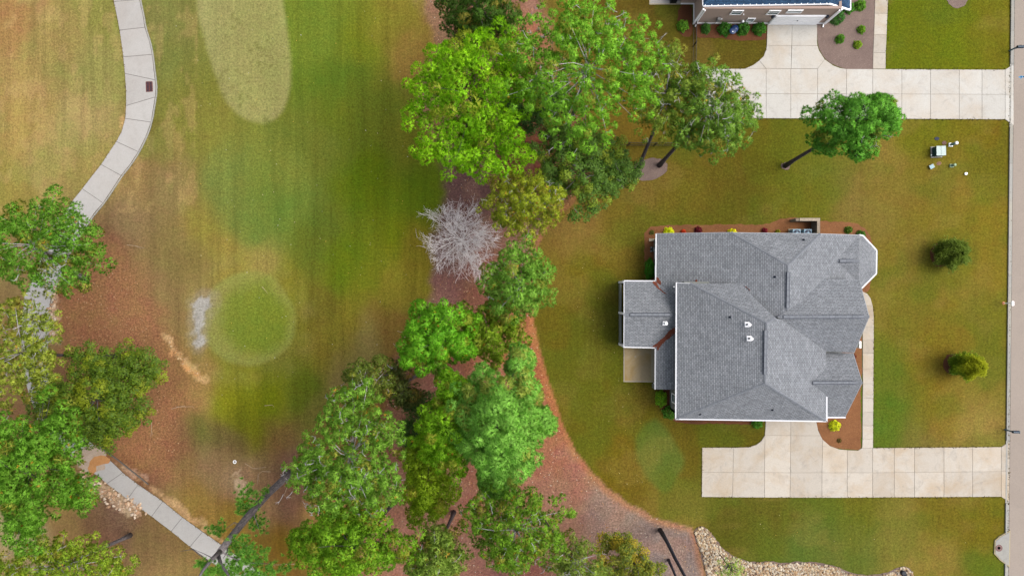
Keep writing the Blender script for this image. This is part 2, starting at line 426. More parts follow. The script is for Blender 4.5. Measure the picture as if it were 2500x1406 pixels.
def retone(s):
    out = []
    for x, y, r, g, b in s:
        if x < 480 and r > 118: f = (0.96, 1.01, 1.06)
        elif x < 1000 and 470 < x < 730 and 300 < y < 1000: f = (1.17, 1.13, 1.12)
        elif 780 < x < 1060 and y < 760: f = (1.13, 1.14, 1.05)
        elif x < 1000 and y < 760: f = (1.06, 1.06, 1.06)
        elif x < 1000: f = (1.05, 1.06, 1.05)
        else: f = (1, 1, 1)
        out.append((x, y, r*f[0], g*f[1], b*f[2]))
    return out
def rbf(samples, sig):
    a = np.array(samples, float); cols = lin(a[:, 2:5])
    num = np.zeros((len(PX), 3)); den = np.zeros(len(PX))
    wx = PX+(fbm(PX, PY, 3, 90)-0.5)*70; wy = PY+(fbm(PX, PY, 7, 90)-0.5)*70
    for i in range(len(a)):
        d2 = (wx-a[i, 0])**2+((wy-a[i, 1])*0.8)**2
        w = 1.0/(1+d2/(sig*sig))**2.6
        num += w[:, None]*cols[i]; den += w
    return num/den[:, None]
def sm(d, w): return np.clip(d/w+0.5, 0, 1)**2*(3-2*np.clip(d/w+0.5, 0, 1))
def over(c, m, col): return c*(1-m[:, None])+m[:, None]*np.asarray(col)

wob = (fbm(PX, PY, 21, 40)-0.5)
wobf = (fbm(PX, PY, 25, 12)-0.5)
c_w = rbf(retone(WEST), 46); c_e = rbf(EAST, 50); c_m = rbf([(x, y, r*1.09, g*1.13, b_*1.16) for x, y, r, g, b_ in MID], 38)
# golf side: lines of mowing, worn and bare spots
bare = sm(fbm(PX, PY*0.6, 31, 26)-0.60, 0.12)*0.30
c_w = over(c_w, bare*(PX < 480)*(PY < 520), lin((186, 150, 98)))
c_w = over(c_w, sm(fbm(PX, PY, 33, 60)-0.63, 0.16)*0.30*(PX < 420)*(PY < 480), lin((136, 138, 66)))
WS = [(150,700),(235,575),(310,620),(372,740),(428,870),(440,1000),(446,1110),(400,1165),(300,1125),(250,1090),(150,870)]
d_ws = sdf(PX, PY, WS)+wob*40
c_w = over(c_w, sm(d_ws+6, 90)*0.85, lin((154, 105, 70))*(0.86+0.42*fbm(PX, PY, 70, 110))[:, None])
d_tee = sdf(PX, PY, TEE); d_green = sdf(PX, PY, GREEN); d_sand = sdf(PX, PY, SAND)
tee_c = lin((158, 150, 98))*(1+0.25*(fbm(PX, PY, 41, 50)-0.5))[:, None]
tee_c = over(tee_c, sm(fbm(PX, PY, 44, 9)-0.66, 0.1)*0.6*sm(fbm(PX, PY, 45, 70)-0.5, 0.2), lin((112, 108, 62)))
ring = np.exp(-((d_green+34)/26)**2)
c_w = over(c_w, ring*0.35*sm(wob, 0.6), lin((146, 134, 76)))
c_w = over(c_w, sm(d_tee+wob*6, 14)*0.8, tee_c)
g_in = over(np.repeat(lin((142, 140, 74))[None], len(PX), 0), sm(d_green-30+30*wob+0.2*(PX-600), 50), lin((118, 130, 50)))
c_w = over(c_w, sm(d_green+4+wob*12, 14)*0.85, g_in)
c_w = over(c_w, sm(d_sand+14+wob*30+wobf*26, 30)*0.5, lin((160, 142, 122)))
c_w = over(c_w, sm(d_sand-4+wob*30+wobf*26, 10)*0.9, lin((172, 165, 162))*(1+0.5*wobf)[:, None])
for pts, wd, col in (([(408, 822), (425, 858), (455, 890), (490, 925)], 13, (214, 172, 124)), ([(412, 850), (440, 888), (478, 916)], 6, (212, 148, 92)),
                     ([(190, 1110), (215, 1120), (235, 1140)], 22, (214, 190, 160)), ([(228, 1120), (222, 1150), (258, 1122)], 9, (224, 160, 96)),
                     ([(205, 1170), (270, 1205), (330, 1235), (300, 1225)], 20, (206, 172, 140)), ([(300, 1140), (380, 1195), (470, 1262), (540, 1320)], 6, (205, 160, 118)),
                     ([(575, 1160), (590, 1190)], 12, (208, 176, 146)), ([(136, 690), (128, 760), (128, 830)], 13, (214, 176, 140)),
                     ([(280, 345), (300, 285)], 5, (206, 160, 108)), ([(275, 1130), (320, 1150), (360, 1165)], 9, (180, 140, 118))):
    d = np.full(PX.shape, 1e9)
    for a, b in zip(pts[:-1], pts[1:]):
        e = np.subtract(b, a); t = np.clip(((PX-a[0])*e[0]+(PY-a[1])*e[1])/(e @ e), 0, 1)
        d = np.minimum(d, np.hypot(PX-a[0]-t*e[0], PY-a[1]-t*e[1]))
    c_w = over(c_w, sm(wd*0.8-d+wob*30+wobf*30, 12)*0.75, lin(col)*(1+0.3*wobf)[:, None])
# lawn side
c_e = c_e*0.85+0.15*lin((112, 100, 34))
c_e = over(c_e, sm(sdf(PX, PY, OVAL)+wob*14, 18)*0.75, lin((92, 110, 44)))
c_e = over(c_e, sm(fbm(PX*0.7, PY, 51, 60)-0.60, 0.2)*0.22, lin((146, 122, 62)))
c_e = over(c_e, sm(fbm(PX, PY, 55, 110)-0.56, 0.2)*0.42, lin((88, 102, 28)))
# straw band with its raw clay edge
c_m = over(c_m, sm(fbm(PX, PY, 66, 150)-0.55, 0.3)*0.35*(PX < 1250), lin((112, 84, 82)))
c_m = over(c_m, sm(fbm(PX, PY, 61, 46)-0.60, 0.2)*0.35, lin((170, 126, 104)))
c_m = over(c_m, sm(fbm(PX, PY, 64, 60)-0.58, 0.2)*0.2, lin((118, 78, 62)))
d_mid = sdf(PX, PY, MID_POLY)+wob*9+wobf*4
east_edge = (PX > 1280) & (PY > 480)
d_w = np.where(east_edge, d_mid, d_mid+wob*26)
m_mid = np.where(east_edge, sm(d_mid, 6), sm(d_w, 34))
c_m = over(c_m, np.exp(-((d_mid-5)/9)**2)*east_edge*0.6, lin((190, 122, 70)))
is_east = (PX > 1200) & (d_mid <= 0)
colr = np.where(is_east[:, None], c_e, c_w)
# under the straw blend keep the right neighbour
side = np.where((PX > 1200)[:, None], c_e, c_w)
colr = side*(1-m_mid[:, None])+c_m*m_mid[:, None]
stripe = np.where(PX > 1200, 0.35, 0.9)*(1-m_mid)
strawm = np.clip(m_mid+sm(d_ws+6, 90)+0.6*sm(50-np.hypot(PX-290, PY-1270), 60), 0, 1)
stripe = stripe*(1-strawm)*np.where(d_green > -4, 0.35, 1)*np.where(d_tee > -2, 0.5, 1)*(1-0.5*sm(d_sand+10, 10))
colr = colr*np.where(PX > 1200, 1.16, 1.16)[:, None]
colr[:, 1] *= np.where(m_mid > 0.5, 1.0, 1.05)
lum = colr @ np.array([0.3, 0.6, 0.1]); sat = np.where(PX > 1200, np.where(m_mid > 0.5, 0.92, 1.0), np.where(m_mid < 0.5, 0.94+0.10*np.clip((PX-380)/240, 0, 1), 0.94))[:, None]; colr = np.maximum(colr*sat+lum[:, None]*(1-sat), 0.002)
colr = np.clip(colr/M, 0.002, 0.8)

zone = np.full(len(PX), 0)            # 0 golf turf, 1 lawn, 2 straw, 3 tee, 4 green, 5 sand
zone[(PX > 1200)] = 1
zone[m_mid > 0.5] = 2
zone[(d_tee > 0)] = 3; zone[d_green > 0] = 4; zone[d_sand+wob*18 > 0] = 5

def mat_ground():
    m, nt, b = new_mat('ground_cover')
    at = nd(nt, 'ShaderNodeAttribute', attribute_name='tint')
    st = nd(nt, 'ShaderNodeAttribute', attribute_name='straw')
    p = coords(nt)
    ps = coords(nt, 'pos', (1.0, 0.055, 1.0), (0, 0, math.radians(2)))
    c = at.outputs['Color']
    # mower passes
    s1 = noise(nt, ps, 0.8, 5, 0.7, 0.6)
    k = math_(nt, 'MULTIPLY', at.outputs['Alpha'], rampv(nt, s1, 0.3, 0.7, -0.22, 0.22))
    c = mixc(nt, 1.0, c, gray(nt, math_(nt, 'ADD', 1.0, k)), 'MULTIPLY')
    # fine lines left by the lawn mower
    sepp = nd(nt, 'ShaderNodeSeparateXYZ'); nt.links.new(p, sepp.inputs[0])
    wob_ = math_(nt, 'MULTIPLY', noise(nt, p, 0.35, 2), 0.8)
    ln = math_(nt, 'SINE', math_(nt, 'MULTIPLY', math_(nt, 'ADD', sepp.outputs[0], wob_), 9.0), 0.0)
    lf = math_(nt, 'MULTIPLY', math_(nt, 'MULTIPLY', ln, rampv(nt, noise(nt, p, 0.16, 2), 0.4, 0.65, 0.0, 0.16)), rampv(nt, at.outputs['Alpha'], 0.2, 0.6, 0.35, 0.0))
    c = mixc(nt, 1.0, c, gray(nt, math_(nt, 'ADD', 1.0, lf)), 'MULTIPLY')
    # greener and yellower patches
    n2 = noise(nt, p, 0.55, 5, 0.65)
    hs_ = nd(nt, 'ShaderNodeHueSaturation'); nt.links.new(c, hs_.inputs['Color'])
    nt.links.new(rampv(nt, n2, 0.3, 0.7, 0.487, 0.515), hs_.inputs['Hue'])
    c = hs_.outputs[0]
    n3 = noise(nt, p, 2.6, 5, 0.7)
    c = mixc(nt, 1.0, c, gray(nt, rampv(nt, n3, 0.28, 0.72, 0.84, 1.16)), 'MULTIPLY')
    # blades and litter
    f1 = noise(nt, p, 5.2, 4, 0.9)
    amp = math_(nt, 'ADD', 0.34, math_(nt, 'MULTIPLY', st.outputs['Fac'], 0.16))
    f1r = math_(nt, 'ADD', 1.0, math_(nt, 'MULTIPLY', rampv(nt, f1, 0.28, 0.72, -1.25, 1.25), amp))
    c = mixc(nt, 1.0, c, gray(nt, f1r), 'MULTIPLY')
    sp = rampv(nt, noise(nt, p, 8.0, 2, 0.6), 0.66, 0.74)
    c = mixc(nt, math_(nt, 'MULTIPLY', math_(nt, 'MULTIPLY', sp, st.outputs['Fac']), 0.5), c, L(206, 165, 120))
    nt.links.new(c, b.inputs['Base Color'])
    b.inputs['Roughness'].default_value = 1.0; b.inputs['Specular IOR Level'].default_value = 0.05
    bump(nt, b, f1, 0.5, 0.04)
    return m
MT['ground'] = mat_ground()
# gentle relief: a slightly raised putting green, soft rolls
gz = 0.10*sm(d_green+14, 60)*0
nx_, ny_ = len(xs), len(ys)
vid = np.arange(nx_*ny_).reshape(ny_, nx_)
q = np.stack([vid[:-1, :-1], vid[:-1, 1:], vid[1:, 1:], vid[1:, :-1]], -1).reshape(-1, 4)
qz = np.stack([zone[q[:, i]] for i in range(4)], 1)
fz = np.sort(qz, 1)[:, 2]
for zi, nm in enumerate(('golf_turf', 'lawn', 'pine_straw_ground', 'tee_ground', 'putting_green', 'sand_patch')):
    f = q[fz == zi]
    used, inv = np.unique(f.ravel(), return_inverse=True)
    me = bpy.data.meshes.new(nm)
    me.vertices.add(len(used)); co = np.stack([gx[used], gy[used], np.zeros(len(used))], 1)
    me.vertices.foreach_set('co', co.astype(np.float32).ravel())
    me.loops.add(inv.size); me.loops.foreach_set('vertex_index', inv.astype(np.int32))
    me.polygons.add(len(f)); me.polygons.foreach_set('loop_start', np.arange(0, inv.size, 4, dtype=np.int32))
    me.update(calc_edges=True)
    a = me.color_attributes.new('tint', 'FLOAT_COLOR', 'POINT')
    a.data.foreach_set('color', np.concatenate([colr[used], stripe[used][:, None]], 1).astype(np.float32).ravel())
    a2 = me.attributes.new('straw', 'FLOAT', 'POINT'); a2.data.foreach_set('value', strawm[used].astype(np.float32))
    me.materials.append(MT['ground'])
    tag(link(nm, me), kind='structure')

# ------------------------------------------------------------------ pine straw beds (thin mats with ragged edges)
def bed(name, pts, mat, z=0.02, jit=3.0, closed=True, sm_=1):
    pp = smooth(pts, sm_) if sm_ else pts
    out = []
    for i in range(len(pp)):
        a, b = pp[i], pp[(i+1) % len(pp)]
        n = max(1, int(math.hypot(b[0]-a[0], b[1]-a[1])/7))
        for k in range(n):
            t = k/n
            out.append((a[0]+(b[0]-a[0])*t+random.uniform(-jit, jit)*0.5, a[1]+(b[1]-a[1])*t+random.uniform(-jit, jit)*0.5))
    mb = MB().prism([tuple(P(x, y)[:2]) for x, y in out], 0.002, z)
    return tag(mb.build(name, mat), kind='structure')
bed('pine_straw_bed', [(1572,553),(1640,550),(1760,548),(1872,549),(1898,536),(1932,530),(2010,541),(2070,541),(2104,550),(2126,575),(2131,610),(2126,700),(2112,716),(2030,720),(1800,700),(1660,700),(1592,690),(1574,690),(1573,620)], MT['straw_orange'])
bed('pine_straw_bed', [(2050,800),(2100,800),(2104,830),(2104,925),(2100,985),(2103,1092),(2094,1098),(2048,1096),(2026,1088),(2008,1072),(1997,1050),(1992,1015),(2020,980)], MT['straw_orange'], 0.045)
bed('pine_straw_bed', [(1597,945),(1606,990),(1630,1022),(1660,1034),(1760,1034),(1866,1038),(1866,1010),(1700,990),(1690,945)], MT['mulch_dark'])
bed('mulch_bed', [(1694,52),(1870,50),(1871,96),(1820,101),(1760,94),(1700,92)], MT['mulch_dark'], sm_=0)
bed('mulch_bed', [(1656,14),(1690,10),(1691,62),(1690,92),(1662,90),(1654,60)], MT['mulch_dark'])
bed('mulch_bed', [(1990,30),(2060,-40),(2137,-60),(2138,0),(2131.5,168),(2130,172),(2100,172),(2062,169),(2034,160),(2012,143),(1999,122),(1995,98),(1994,58)], MT['straw_grey'], 0.022, 2, sm_=1)
bed('mulch_ring', [(2296+26*math.cos(a*0.42), 622+30*math.sin(a*0.42)) for a in range(15)], MT['mulch_dark'])
bed('mulch_ring', [(2326+24*math.cos(a*0.42), 889+27*math.sin(a*0.42)) for a in range(15)], MT['mulch_dark'])
bed('mulch_ring', [(1585+46*math.cos(a*0.42), 414+27*math.sin(a*0.42)-6*math.cos(a*0.42)) for a in range(15)], MT['straw_grey'])
bed('mulch_ring', [(2337+27*math.cos(a*0.42), -6+27*math.sin(a*0.42)) for a in range(15)], MT['straw_grey'])
bed('mulch_ring', [(1918+11*math.cos(a*0.42), 406+9*math.sin(a*0.42)) for a in range(15)], MT['straw_grey'])

# ------------------------------------------------------------------ slabs: driveways, walks, cart path
def shrink(pts, d):
    """pull every edge inwards by d metres (small)"""
    n = len(pts); out = []
    a = sum(pts[i][0]*pts[(i+1) % n][1]-pts[(i+1) % n][0]*pts[i][1] for i in range(n))
    if a < 0: pts = list(reversed(pts))
    for i in range(n):
        p0, p1, p2 = Vector(pts[i-1]), Vector(pts[i]), Vector(pts[(i+1) % n])
        e1 = (p1-p0).normalized(); e2 = (p2-p1).normalized()
        n1 = Vector((-e1.y, e1.x)); n2 = Vector((-e2.y, e2.x))
        b = (n1+n2); b = b.normalized() if b.length > 1e-3 else n1
        out.append(tuple(p1+b*d/max(0.5, b.dot(n1))))
    return out
def slab(parent, pts, mat, name='slab', z0=0.03, z1=0.06, gap=0.014):
    q_ = shrink([tuple(P(x, y)[:2]) for x, y in pts], gap)
    n = len(q_)
    mb = MB().prism(q_, z0, z1-0.008)
    t = shrink(q_, 0.010)
    if sum(q_[i][0]*q_[(i+1) % n][1]-q_[(i+1) % n][0]*q_[i][1] for i in range(n)) < 0: q_ = list(reversed(q_))
    # eased arris
    base = len(mb.v); mb.v += [(x, y, z1-0.008) for x, y in q_]+[(x, y, z1) for x, y in t]
    for i in range(n):
        j = (i+1) % n; mb.f.append((base+i, base+j, base+n+j, base+n+i)); mb.m.append(0)
    mb.f.append(tuple(range(base+n, base+2*n))); mb.m.append(0)
    return mb.build(name, mat, parent)
def sheet(name, polys, mat, z=0.03):
    mb = MB()
    for pts in polys: mb.prism([tuple(P(x, y)[:2]) for x, y in pts], 0.003, z)
    return tag(mb.build(name, mat), kind='structure')

# house driveway
yT, yM, yB = 1093, 1153, 1213.5
D1 = []
xl = [2129.6, 2182.5, 2232, 2303.7, 2373.7, 2443.6]
for a, b in zip(xl[:-1], xl[1:]):
    D1.append([(a, yT-(a-2130)*.008), (b, yT-(b-2130)*.008), (b, yM-(b-2130)*.01), (a, yM-(a-2130)*.01)])
    D1.append([(a, yM-(a-2130)*.01), (b, yM-(b-2130)*.01), (b, yB-(b-2130)*.006), (a, yB-(a-2130)*.006)])
D1 += [[(2443.6, 1090.5), (2464, 1077), (2464, 1149), (2443.6, 1149.8)], [(2443.6, 1149.8), (2464, 1149), (2463, 1225), (2443.6, 1211.6)]]
D1 += [[(1714, 1092), (1790, 1092), (1789, 1152), (1713.5, 1152)], [(1713.5, 1152), (1789, 1152), (1788, 1213), (1713, 1212)], [(1789, 1152), (1866, 1152.5), (1866, 1213.4), (1788, 1213)],
       [(1790, 1092), (1828, 1091), (1846, 1085), (1858, 1076), (1867, 1062), (1866, 1152.5), (1789, 1152)],
       [(1869, 1024), (1930, 1024), (1930, 1062.5), (1867, 1062)], [(1867, 1062), (1930, 1062.5), (1929, 1153), (1866, 1152.5)],
       [(1930, 1024), (1992, 1026), (1997, 1050), (2003, 1063), (1930, 1062.5)],
       [(1930, 1062.5), (2003, 1063), (2008, 1072), (2006, 1153), (1929, 1153)], [(2008, 1072), (2026, 1088), (2048, 1096), (2068, 1098), (2067.8, 1153), (2006, 1153)],
       [(2068, 1098), (2094, 1099), (2104, 1093), (2129.6, 1093), (2129.6, 1153), (2067.8, 1153)],
       [(1866, 1152.5), (1929, 1153), (1928, 1213.8), (1866, 1213.4)], [(1929, 1153), (2006, 1153), (2006, 1214), (1928, 1213.8)], [(2006, 1153), (2067.8, 1153), (2067.8, 1214), (2006, 1214)],
       [(2067.8, 1153), (2129.6, 1153), (2129.6, 1213.5), (2067.8, 1214)]]
drive = sheet('driveway', D1, MT['drive_joint'])
for pts in D1: slab(drive, pts, MT['drive'])
# neighbour's driveway
D2 = []
xl = [1870, 1930, 1995.5, 2066, 2130, 2201, 2271, 2341, 2396.5, 2453]
for a, b in zip(xl[:-1], xl[1:]):
    tp = lambda x: 168.5+(x-1870)*.0045
    md = lambda x: 229.5+(x-1870)*.0035
    bt = lambda x: 289.5+(x-1870)*.0045
    if not (1995 < a < 2060): D2.append([(a, tp(a)), (b, tp(b)), (b, md(b)), (a, md(a))])
    D2.append([(a, md(a)), (b, md(b)), (b, bt(b)), (a, bt(a))])
D2 += [[(2453, 171), (2474, 158), (2474, 231.5), (2453, 231.5)], [(2453, 231.5), (2474, 231.5), (2474, 307), (2453, 292)],
       [(1720, 169), (1795, 169), (1795, 229), (1719, 229)], [(1795, 169), (1870, 168.5), (1870, 229.5), (1795, 229)], [(1719, 229), (1795, 229), (1795, 289), (1718, 289)], [(1795, 229), (1870, 229.5), (1870, 289.5), (1795, 289)],
       [(1818, 169), (1838, 160), (1853, 149), (1870, 168.5)],
       [(1853, 149), (1864, 138), (1870, 122), (1871.5, 112), (1932, 112.6), (1931, 168.5), (1870, 168.5)],
       [(1871.5, 112), (1873, 54), (1933.5, 54), (1932.5, 112.6)], [(1933.5, 54), (1994.5, 54), (1994.5, 104), (1995.3, 112.6), (1932.5, 112.6)],
       [(1932.5, 112.6), (1995.3, 112.6), (2000, 126), (2013, 146), (1995.5, 168.8), (1931, 168.5)],
       [(2013, 146), (2034, 161), (2050, 167), (2066, 169.5), (2066, 230), (1995.5, 229.8), (1995.5, 168.8)]]
drive2 = sheet('driveway', D2, MT['drive_joint'])
for pts in D2: slab(drive2, pts, MT['drive_pale'])
# front walks
def walk(rows, mat=None):
    polys = []
    for (l0, r0, y0), (l1, r1, y1) in zip(rows[:-1], rows[1:]):
        polys.append([(l0, y0), (r0, y0), (r1, y1), (l1, y1)])
    w = sheet('walkway', polys, MT['drive_joint'])
    for p_ in polys: slab(w, p_, MT['drive'])
    return w
wk = [(2104,2131,1093),(2105,2131,1071),(2105,2131,1038.6),(2105.5,2131.5,1006),(2105.5,2132,971),(2106,2132,936),(2105.5,2132,900),(2105.5,2132.4,862),(2105.5,2132.6,831),(2105,2132.8,799),(2100,2132.6,770),(2095,2130,746)]
walk(wk)
slab(drive, [(2095, 746), (2090, 712), (2107, 712), (2117, 717), (2125, 728), (2130, 746)], MT['drive'], z0=0.003)
walk([(2130.6,2161.5,169),(2131,2162,130),(2133,2164,86),(2134.5,2166,34),(2136,2168,-10),(2138,2171,-60),(2140,2174,-110)])
# cart path
CP = [((262,-120),(322,-125)),((270,-50),(332,-55)),((278,5),(341,0)),((286,42),(349,36)),((292,75),(354,68)),((297,108),(365,101)),((301,140),(372,134)),((305,180),(379,196)),((308,222),(381,215)),((308,259),(379,238)),((306,290),(369,299)),((297,322),(356,335)),
      ((284,346),(338,371)),((266,373),(318,402)),((247,402),(296,429)),((224,431),(280,454)),((201,461),(252,496)),((180,487),(231,520)),((157,521),(206,556)),((135,560),(180,596)),((108,610),(158,640)),((78,688),(136,690)),((60,724),(124,735)),((53,794),(116,801)),((53,850),(112,860)),((62,930),(117,925)),((78,985),(135,975)),((105,1040),(160,1020)),((150,1095),(204,1062)),
      ((190,1130),(244,1100)),((239,1161),(288,1141)),((261,1180),(300,1153)),((311,1218),(338,1182)),((370,1260),(398,1223)),((418,1296),(446,1262)),((464,1334),(495,1297)),((520,1374),(550,1335)),((590,1420),(620,1384)),((680,1480),(706,1440))]
cp_polys = [[a[0], a[1], b[1], b[0]] for a, b in zip(CP[:-1], CP[1:])]
cart = sheet('cart_path', cp_polys, MT['cart_joint'], 0.02)
JOINT = {0,1,2,4,6,7,9,10,12,14,16,18,20,21,23,25,27,29,31,32,33,34,35,36,37,38}
run = [CP[0]]
for i in range(1, len(CP)):
    run.append(CP[i])
    if i in JOINT or i == len(CP)-1:
        slab(cart, [a for a, b in run]+[b for a, b in reversed(run)], MT['cart'], z0=0.018, z1=0.05, gap=0.02)
        run = [CP[i]]
# low kerb along the outer edge of the cart path
mb = MB(); edge = [b for a, b in CP[:26]]
es = smooth(edge, 1, False)
for a, b in zip(es[:-1], es[1:]):
    A = P(a[0]+2.2, a[1]+1.0, 0.05); B = P(b[0]+2.2, b[1]+1.0, 0.05); mb.bar(A, B, 0.10, 0.10)
mb.build('kerb', MT['kerb'], cart)
mb = MB()
for a, b in zip(((246,1092),(290,1124),(345,1168)), ((290,1124),(345,1168),(362,1182))): mb.bar(P(*a, 0.05), P(*b, 0.05), 0.10, 0.10)
mb.build('kerb', MT['cart_joint'], cart)
# clay and sand washed over the broken end of the path
MT['clay'] = mat_straw('washed_clay', L(222, 164, 106), L(206, 140, 82), L(236, 196, 150), 1.5)
MT['sand'] = mat_straw('washed_sand', L(214, 192, 170), L(196, 168, 140), L(236, 220, 200), 1.5)
for nm, lb, pts, mt, zz in (('sand_wash', 'pale sand washed over the broken end of the cart path', [(178,1108),(205,1092),(238,1086),(262,1104),(256,1124),(262,1146),(240,1150),(214,1160),(196,1138)], 'sand', 0.062),
                        ('clay_wash', 'orange clay tongue smeared across the broken cart path', [(226,1118),(252,1108),(272,1122),(262,1134),(238,1132),(234,1154),(222,1162),(214,1150)], 'clay', 0.070)):
    o = bed(nm, pts, MT[mt], zz, 6); tag(o, lb, 'soil', kind='stuff')
# drain grate let into the path
gr = empty('drain_grate', P(364, 212, 0.05), 'rusty dark drain grate set into the curve of the cart path', 'grate')
MB().prism([tuple(P(x, y)[:2]) for x, y in ((357,201),(371,200.5),(372,223),(358,224))], 0.048, 0.056).build('grate_recess', mat_plain('grate_shadow', L(52, 48, 66), 0.8), gr)
mrust = mat_plain('rusty_iron', L(128, 72, 62), 0.8, 0.3, 12)
mb = MB()
for a, b in (((356.5,200.5),(371.5,200)),((371.5,200),(372.5,223.5)),((372.5,223.5),(357.5,224.5)),((357.5,224.5),(356.5,200.5)),((364,200),(365,224))):
    mb.bar(P(*a, 0.06), P(*b, 0.06), 0.06, 0.03)
mb.build('frame', mrust, gr)
for k in range(1, 7):
    y = 200.5+k*3.3
    MB().bar(P(357.5, y, 0.058), P(371.5, y, 0.058), 0.035, 0.02).build('bar', mrust, gr)

# ------------------------------------------------------------------ road and kerbs
def rx(y): return 2477-(y)*0.0107
def gxk(y): return 2464.5-(y-703)*0.0055+2
rd = MB().prism([tuple(P(x, y)[:2]) for x, y in ((rx(-6000),-6000),(2760,-6000),(2760,7000),(rx(7000),7000))], 0.002, 0.03)
tag(rd.build('road', MT['asphalt']), kind='structure')
lawn2 = None
kb = tag(MB().prism([tuple(P(x, y)[:2]) for x, y in ((rx(-6000)-9,-6000),(rx(-6000)-1,-6000),(rx(7000)-1,7000),(rx(7000)-9,7000))], 0.002, 0.02).build('kerb_bed', MT['drive_joint']), kind='structure')
yy = [-400,-250,-120,0,76,156,310,400,490,580,670,760,850,940,1010,1075,1227,1290,1384,1480,1600,1800]
for a, b in zip(yy[:-1], yy[1:]):
    low = (a in (156, 1075))
    mb = MB()
    for (o0, o1, z1) in ((-10.5, -6.5, 0.07 if low else 0.14), (-6.6, -0.8, 0.05)):
        mb.prism(shrink([tuple(P(rx(y)+o, y)[:2]) for o, y in ((o0, a), (o1, a), (o1, b), (o0, b))], 0.012), 0.015, z1)
    mb.build('kerb_section', MT['kerb'], kb)
# blue survey paint on the road
mb = MB()
for a, b, w in (((2487,189),(2500,188),0.12),((2493,185),(2493,193),0.10),((2497,186),(2503,192),0.08)): mb.bar(P(*a, 0.034), P(*b, 0.034), w, 0.006)
tag(mb.build('paint_mark', mat_plain('blue_marking_paint', L(70, 165, 225), 0.7)), 'bright blue spray paint mark on the road near the neighbour driveway', 'paint mark')
# stone litter bed of river rock
RB = smooth([(1692,1300),(1700,1284),(1722,1284),(1745,1310),(1762,1338),(1800,1362),(1840,1372),(1880,1368),(1915,1375),(1935,1370),(1990,1371),(2040,1380),(2075,1398),(2120,1404),(2160,1400),(2190,1384),(2215,1380),(2232,1400),(2236,1440),(2180,1500),(1760,1500),(1725,1406),(1712,1355)], 1)
bed('gravel_bed', RB, MT['straw_grey'], 0.03, 3, sm_=0)
# ------------------------------------------------------------------ the grey house
house = empty('house', P(1850, 800), 'single storey house with a large grey shingle roof of many hips and gables', 'house')

def roof_part(name, faces, parent, mat, t=0.16, eave_mat=None):
    """faces: lists of 3D points, seen from above anticlockwise or not; a slab t thick hangs below them"""
    mb = MB()
    for f in faces:
        f = [Vector(p) for p in f]
        n = sum((((f[i]-f[0]).cross(f[(i+1) % len(f)]-f[0])) for i in range(1, len(f)-1)), Vector())
        if n.z < 0: f = list(reversed(f))
        mb.poly(f, 0)
        lo = [p-Vector((0, 0, t)) for p in f]
        mb.poly(list(reversed(lo)), 1)
        for i in range(len(f)):
            j = (i+1) % len(f); mb.poly([lo[i], lo[j], f[j], f[i]], 1)
    return mb.build(name, [mat, eave_mat or MT['white_gutter']], parent, uv=True)
def V3(px, py, z): return P(px, py, z)

ZW, ZR = 2.8, 7.3
plW = plane(V3(1602, 571, ZW), V3(1600, 950, ZW), V3(1923, 700, ZR))
rN, rS = V3(1924, 648, ZR), V3(1922, 757, ZR)
plE = plane(rN, rS, V3(2139, 640, 3.0))
cW, cE = hit(1785, 568, plW), hit(2003, 571, plE)
fW = [hit(1602, 571, plW), cW, rN, rS, hit(1900, 774, plW), hit(1760, 800, plW), hit(1690, 952, plW), hit(1600, 950, plW)]
fE = [rN, cE, hit(2097, 574.5, plE), hit(2097, 692, plE), hit(2010, 705, plE), rS]
fN = [cW, cE, rN]
main_roof = roof_part('main_roof', [fW, fE, fN], house, MT['shingle'])
# bay over the front corner
g0 = hit(2042, 637, plE); apex = V3(2097, 637, g0.z)
bA, bB, bC, bD, bE = hit(2097, 574.5, plE), V3(2107, 577, 3.25), V3(2139, 612, 3.05), V3(2138, 668, 3.05), V3(2103, 703, 3.25)
bay_roof = roof_part('bay_roof', [[g0, apex, bA], [g0, hit(2097, 692, plE), apex], [apex, bA, bB], [apex, bB, bC], [apex, bC, bD], [apex, bD, bE], [apex, bE, hit(2097, 692, plE)]], house, MT['shingle'])
# garage block
Z2, Z2R = 4.9, 8.2
r2n, r2s = V3(1872, 789, Z2R), V3(1868, 935, Z2R)
pl2W = plane(V3(1652, 690, Z2), V3(1650, 1022, Z2), r2s)
pl2E = plane(r2n, r2s, V3(2017, 1027, Z2))
k1, k2 = hit(1685, 692, pl2W), hit(1805, 692, plW)+Vector((0, 0, 0.05))
k3 = hit(1893, 776, pl2E)
e2a, e2b = hit(2016.5, 857, pl2E), hit(2017, 1027, pl2E)
garage_roof = roof_part('garage_roof', [[hit(1652, 690, pl2W), k1, r2n, r2s, hit(1650, 1022, pl2W)], [hit(1650, 1022, pl2W), r2s, e2b], [r2n, k3, hit(1910, 781, pl2E), e2a, e2b, r2s], [k1, k2, k3, r2n]], house, MT['shingle'])
# entry gable
gz = 7.32
ga, gb = V3(1898, 774.5, gz), V3(2122, 773, gz)
pN1 = plane(ga, gb, hit(2013, 680, plE)+Vector((0, 0, 0.04)))
pS1 = plane(ga, gb, V3(2040, 858.5, Z2))
entry_roof = roof_part('entry_gable_roof', [[ga, hit(1924, 757, pN1), hit(2013, 680, pN1), hit(2097, 682, pN1), hit(2103, 703, pN1), gb], [ga, gb, hit(2085, 861, pS1), hit(2010, 858, pS1)]], house, MT['shingle'])
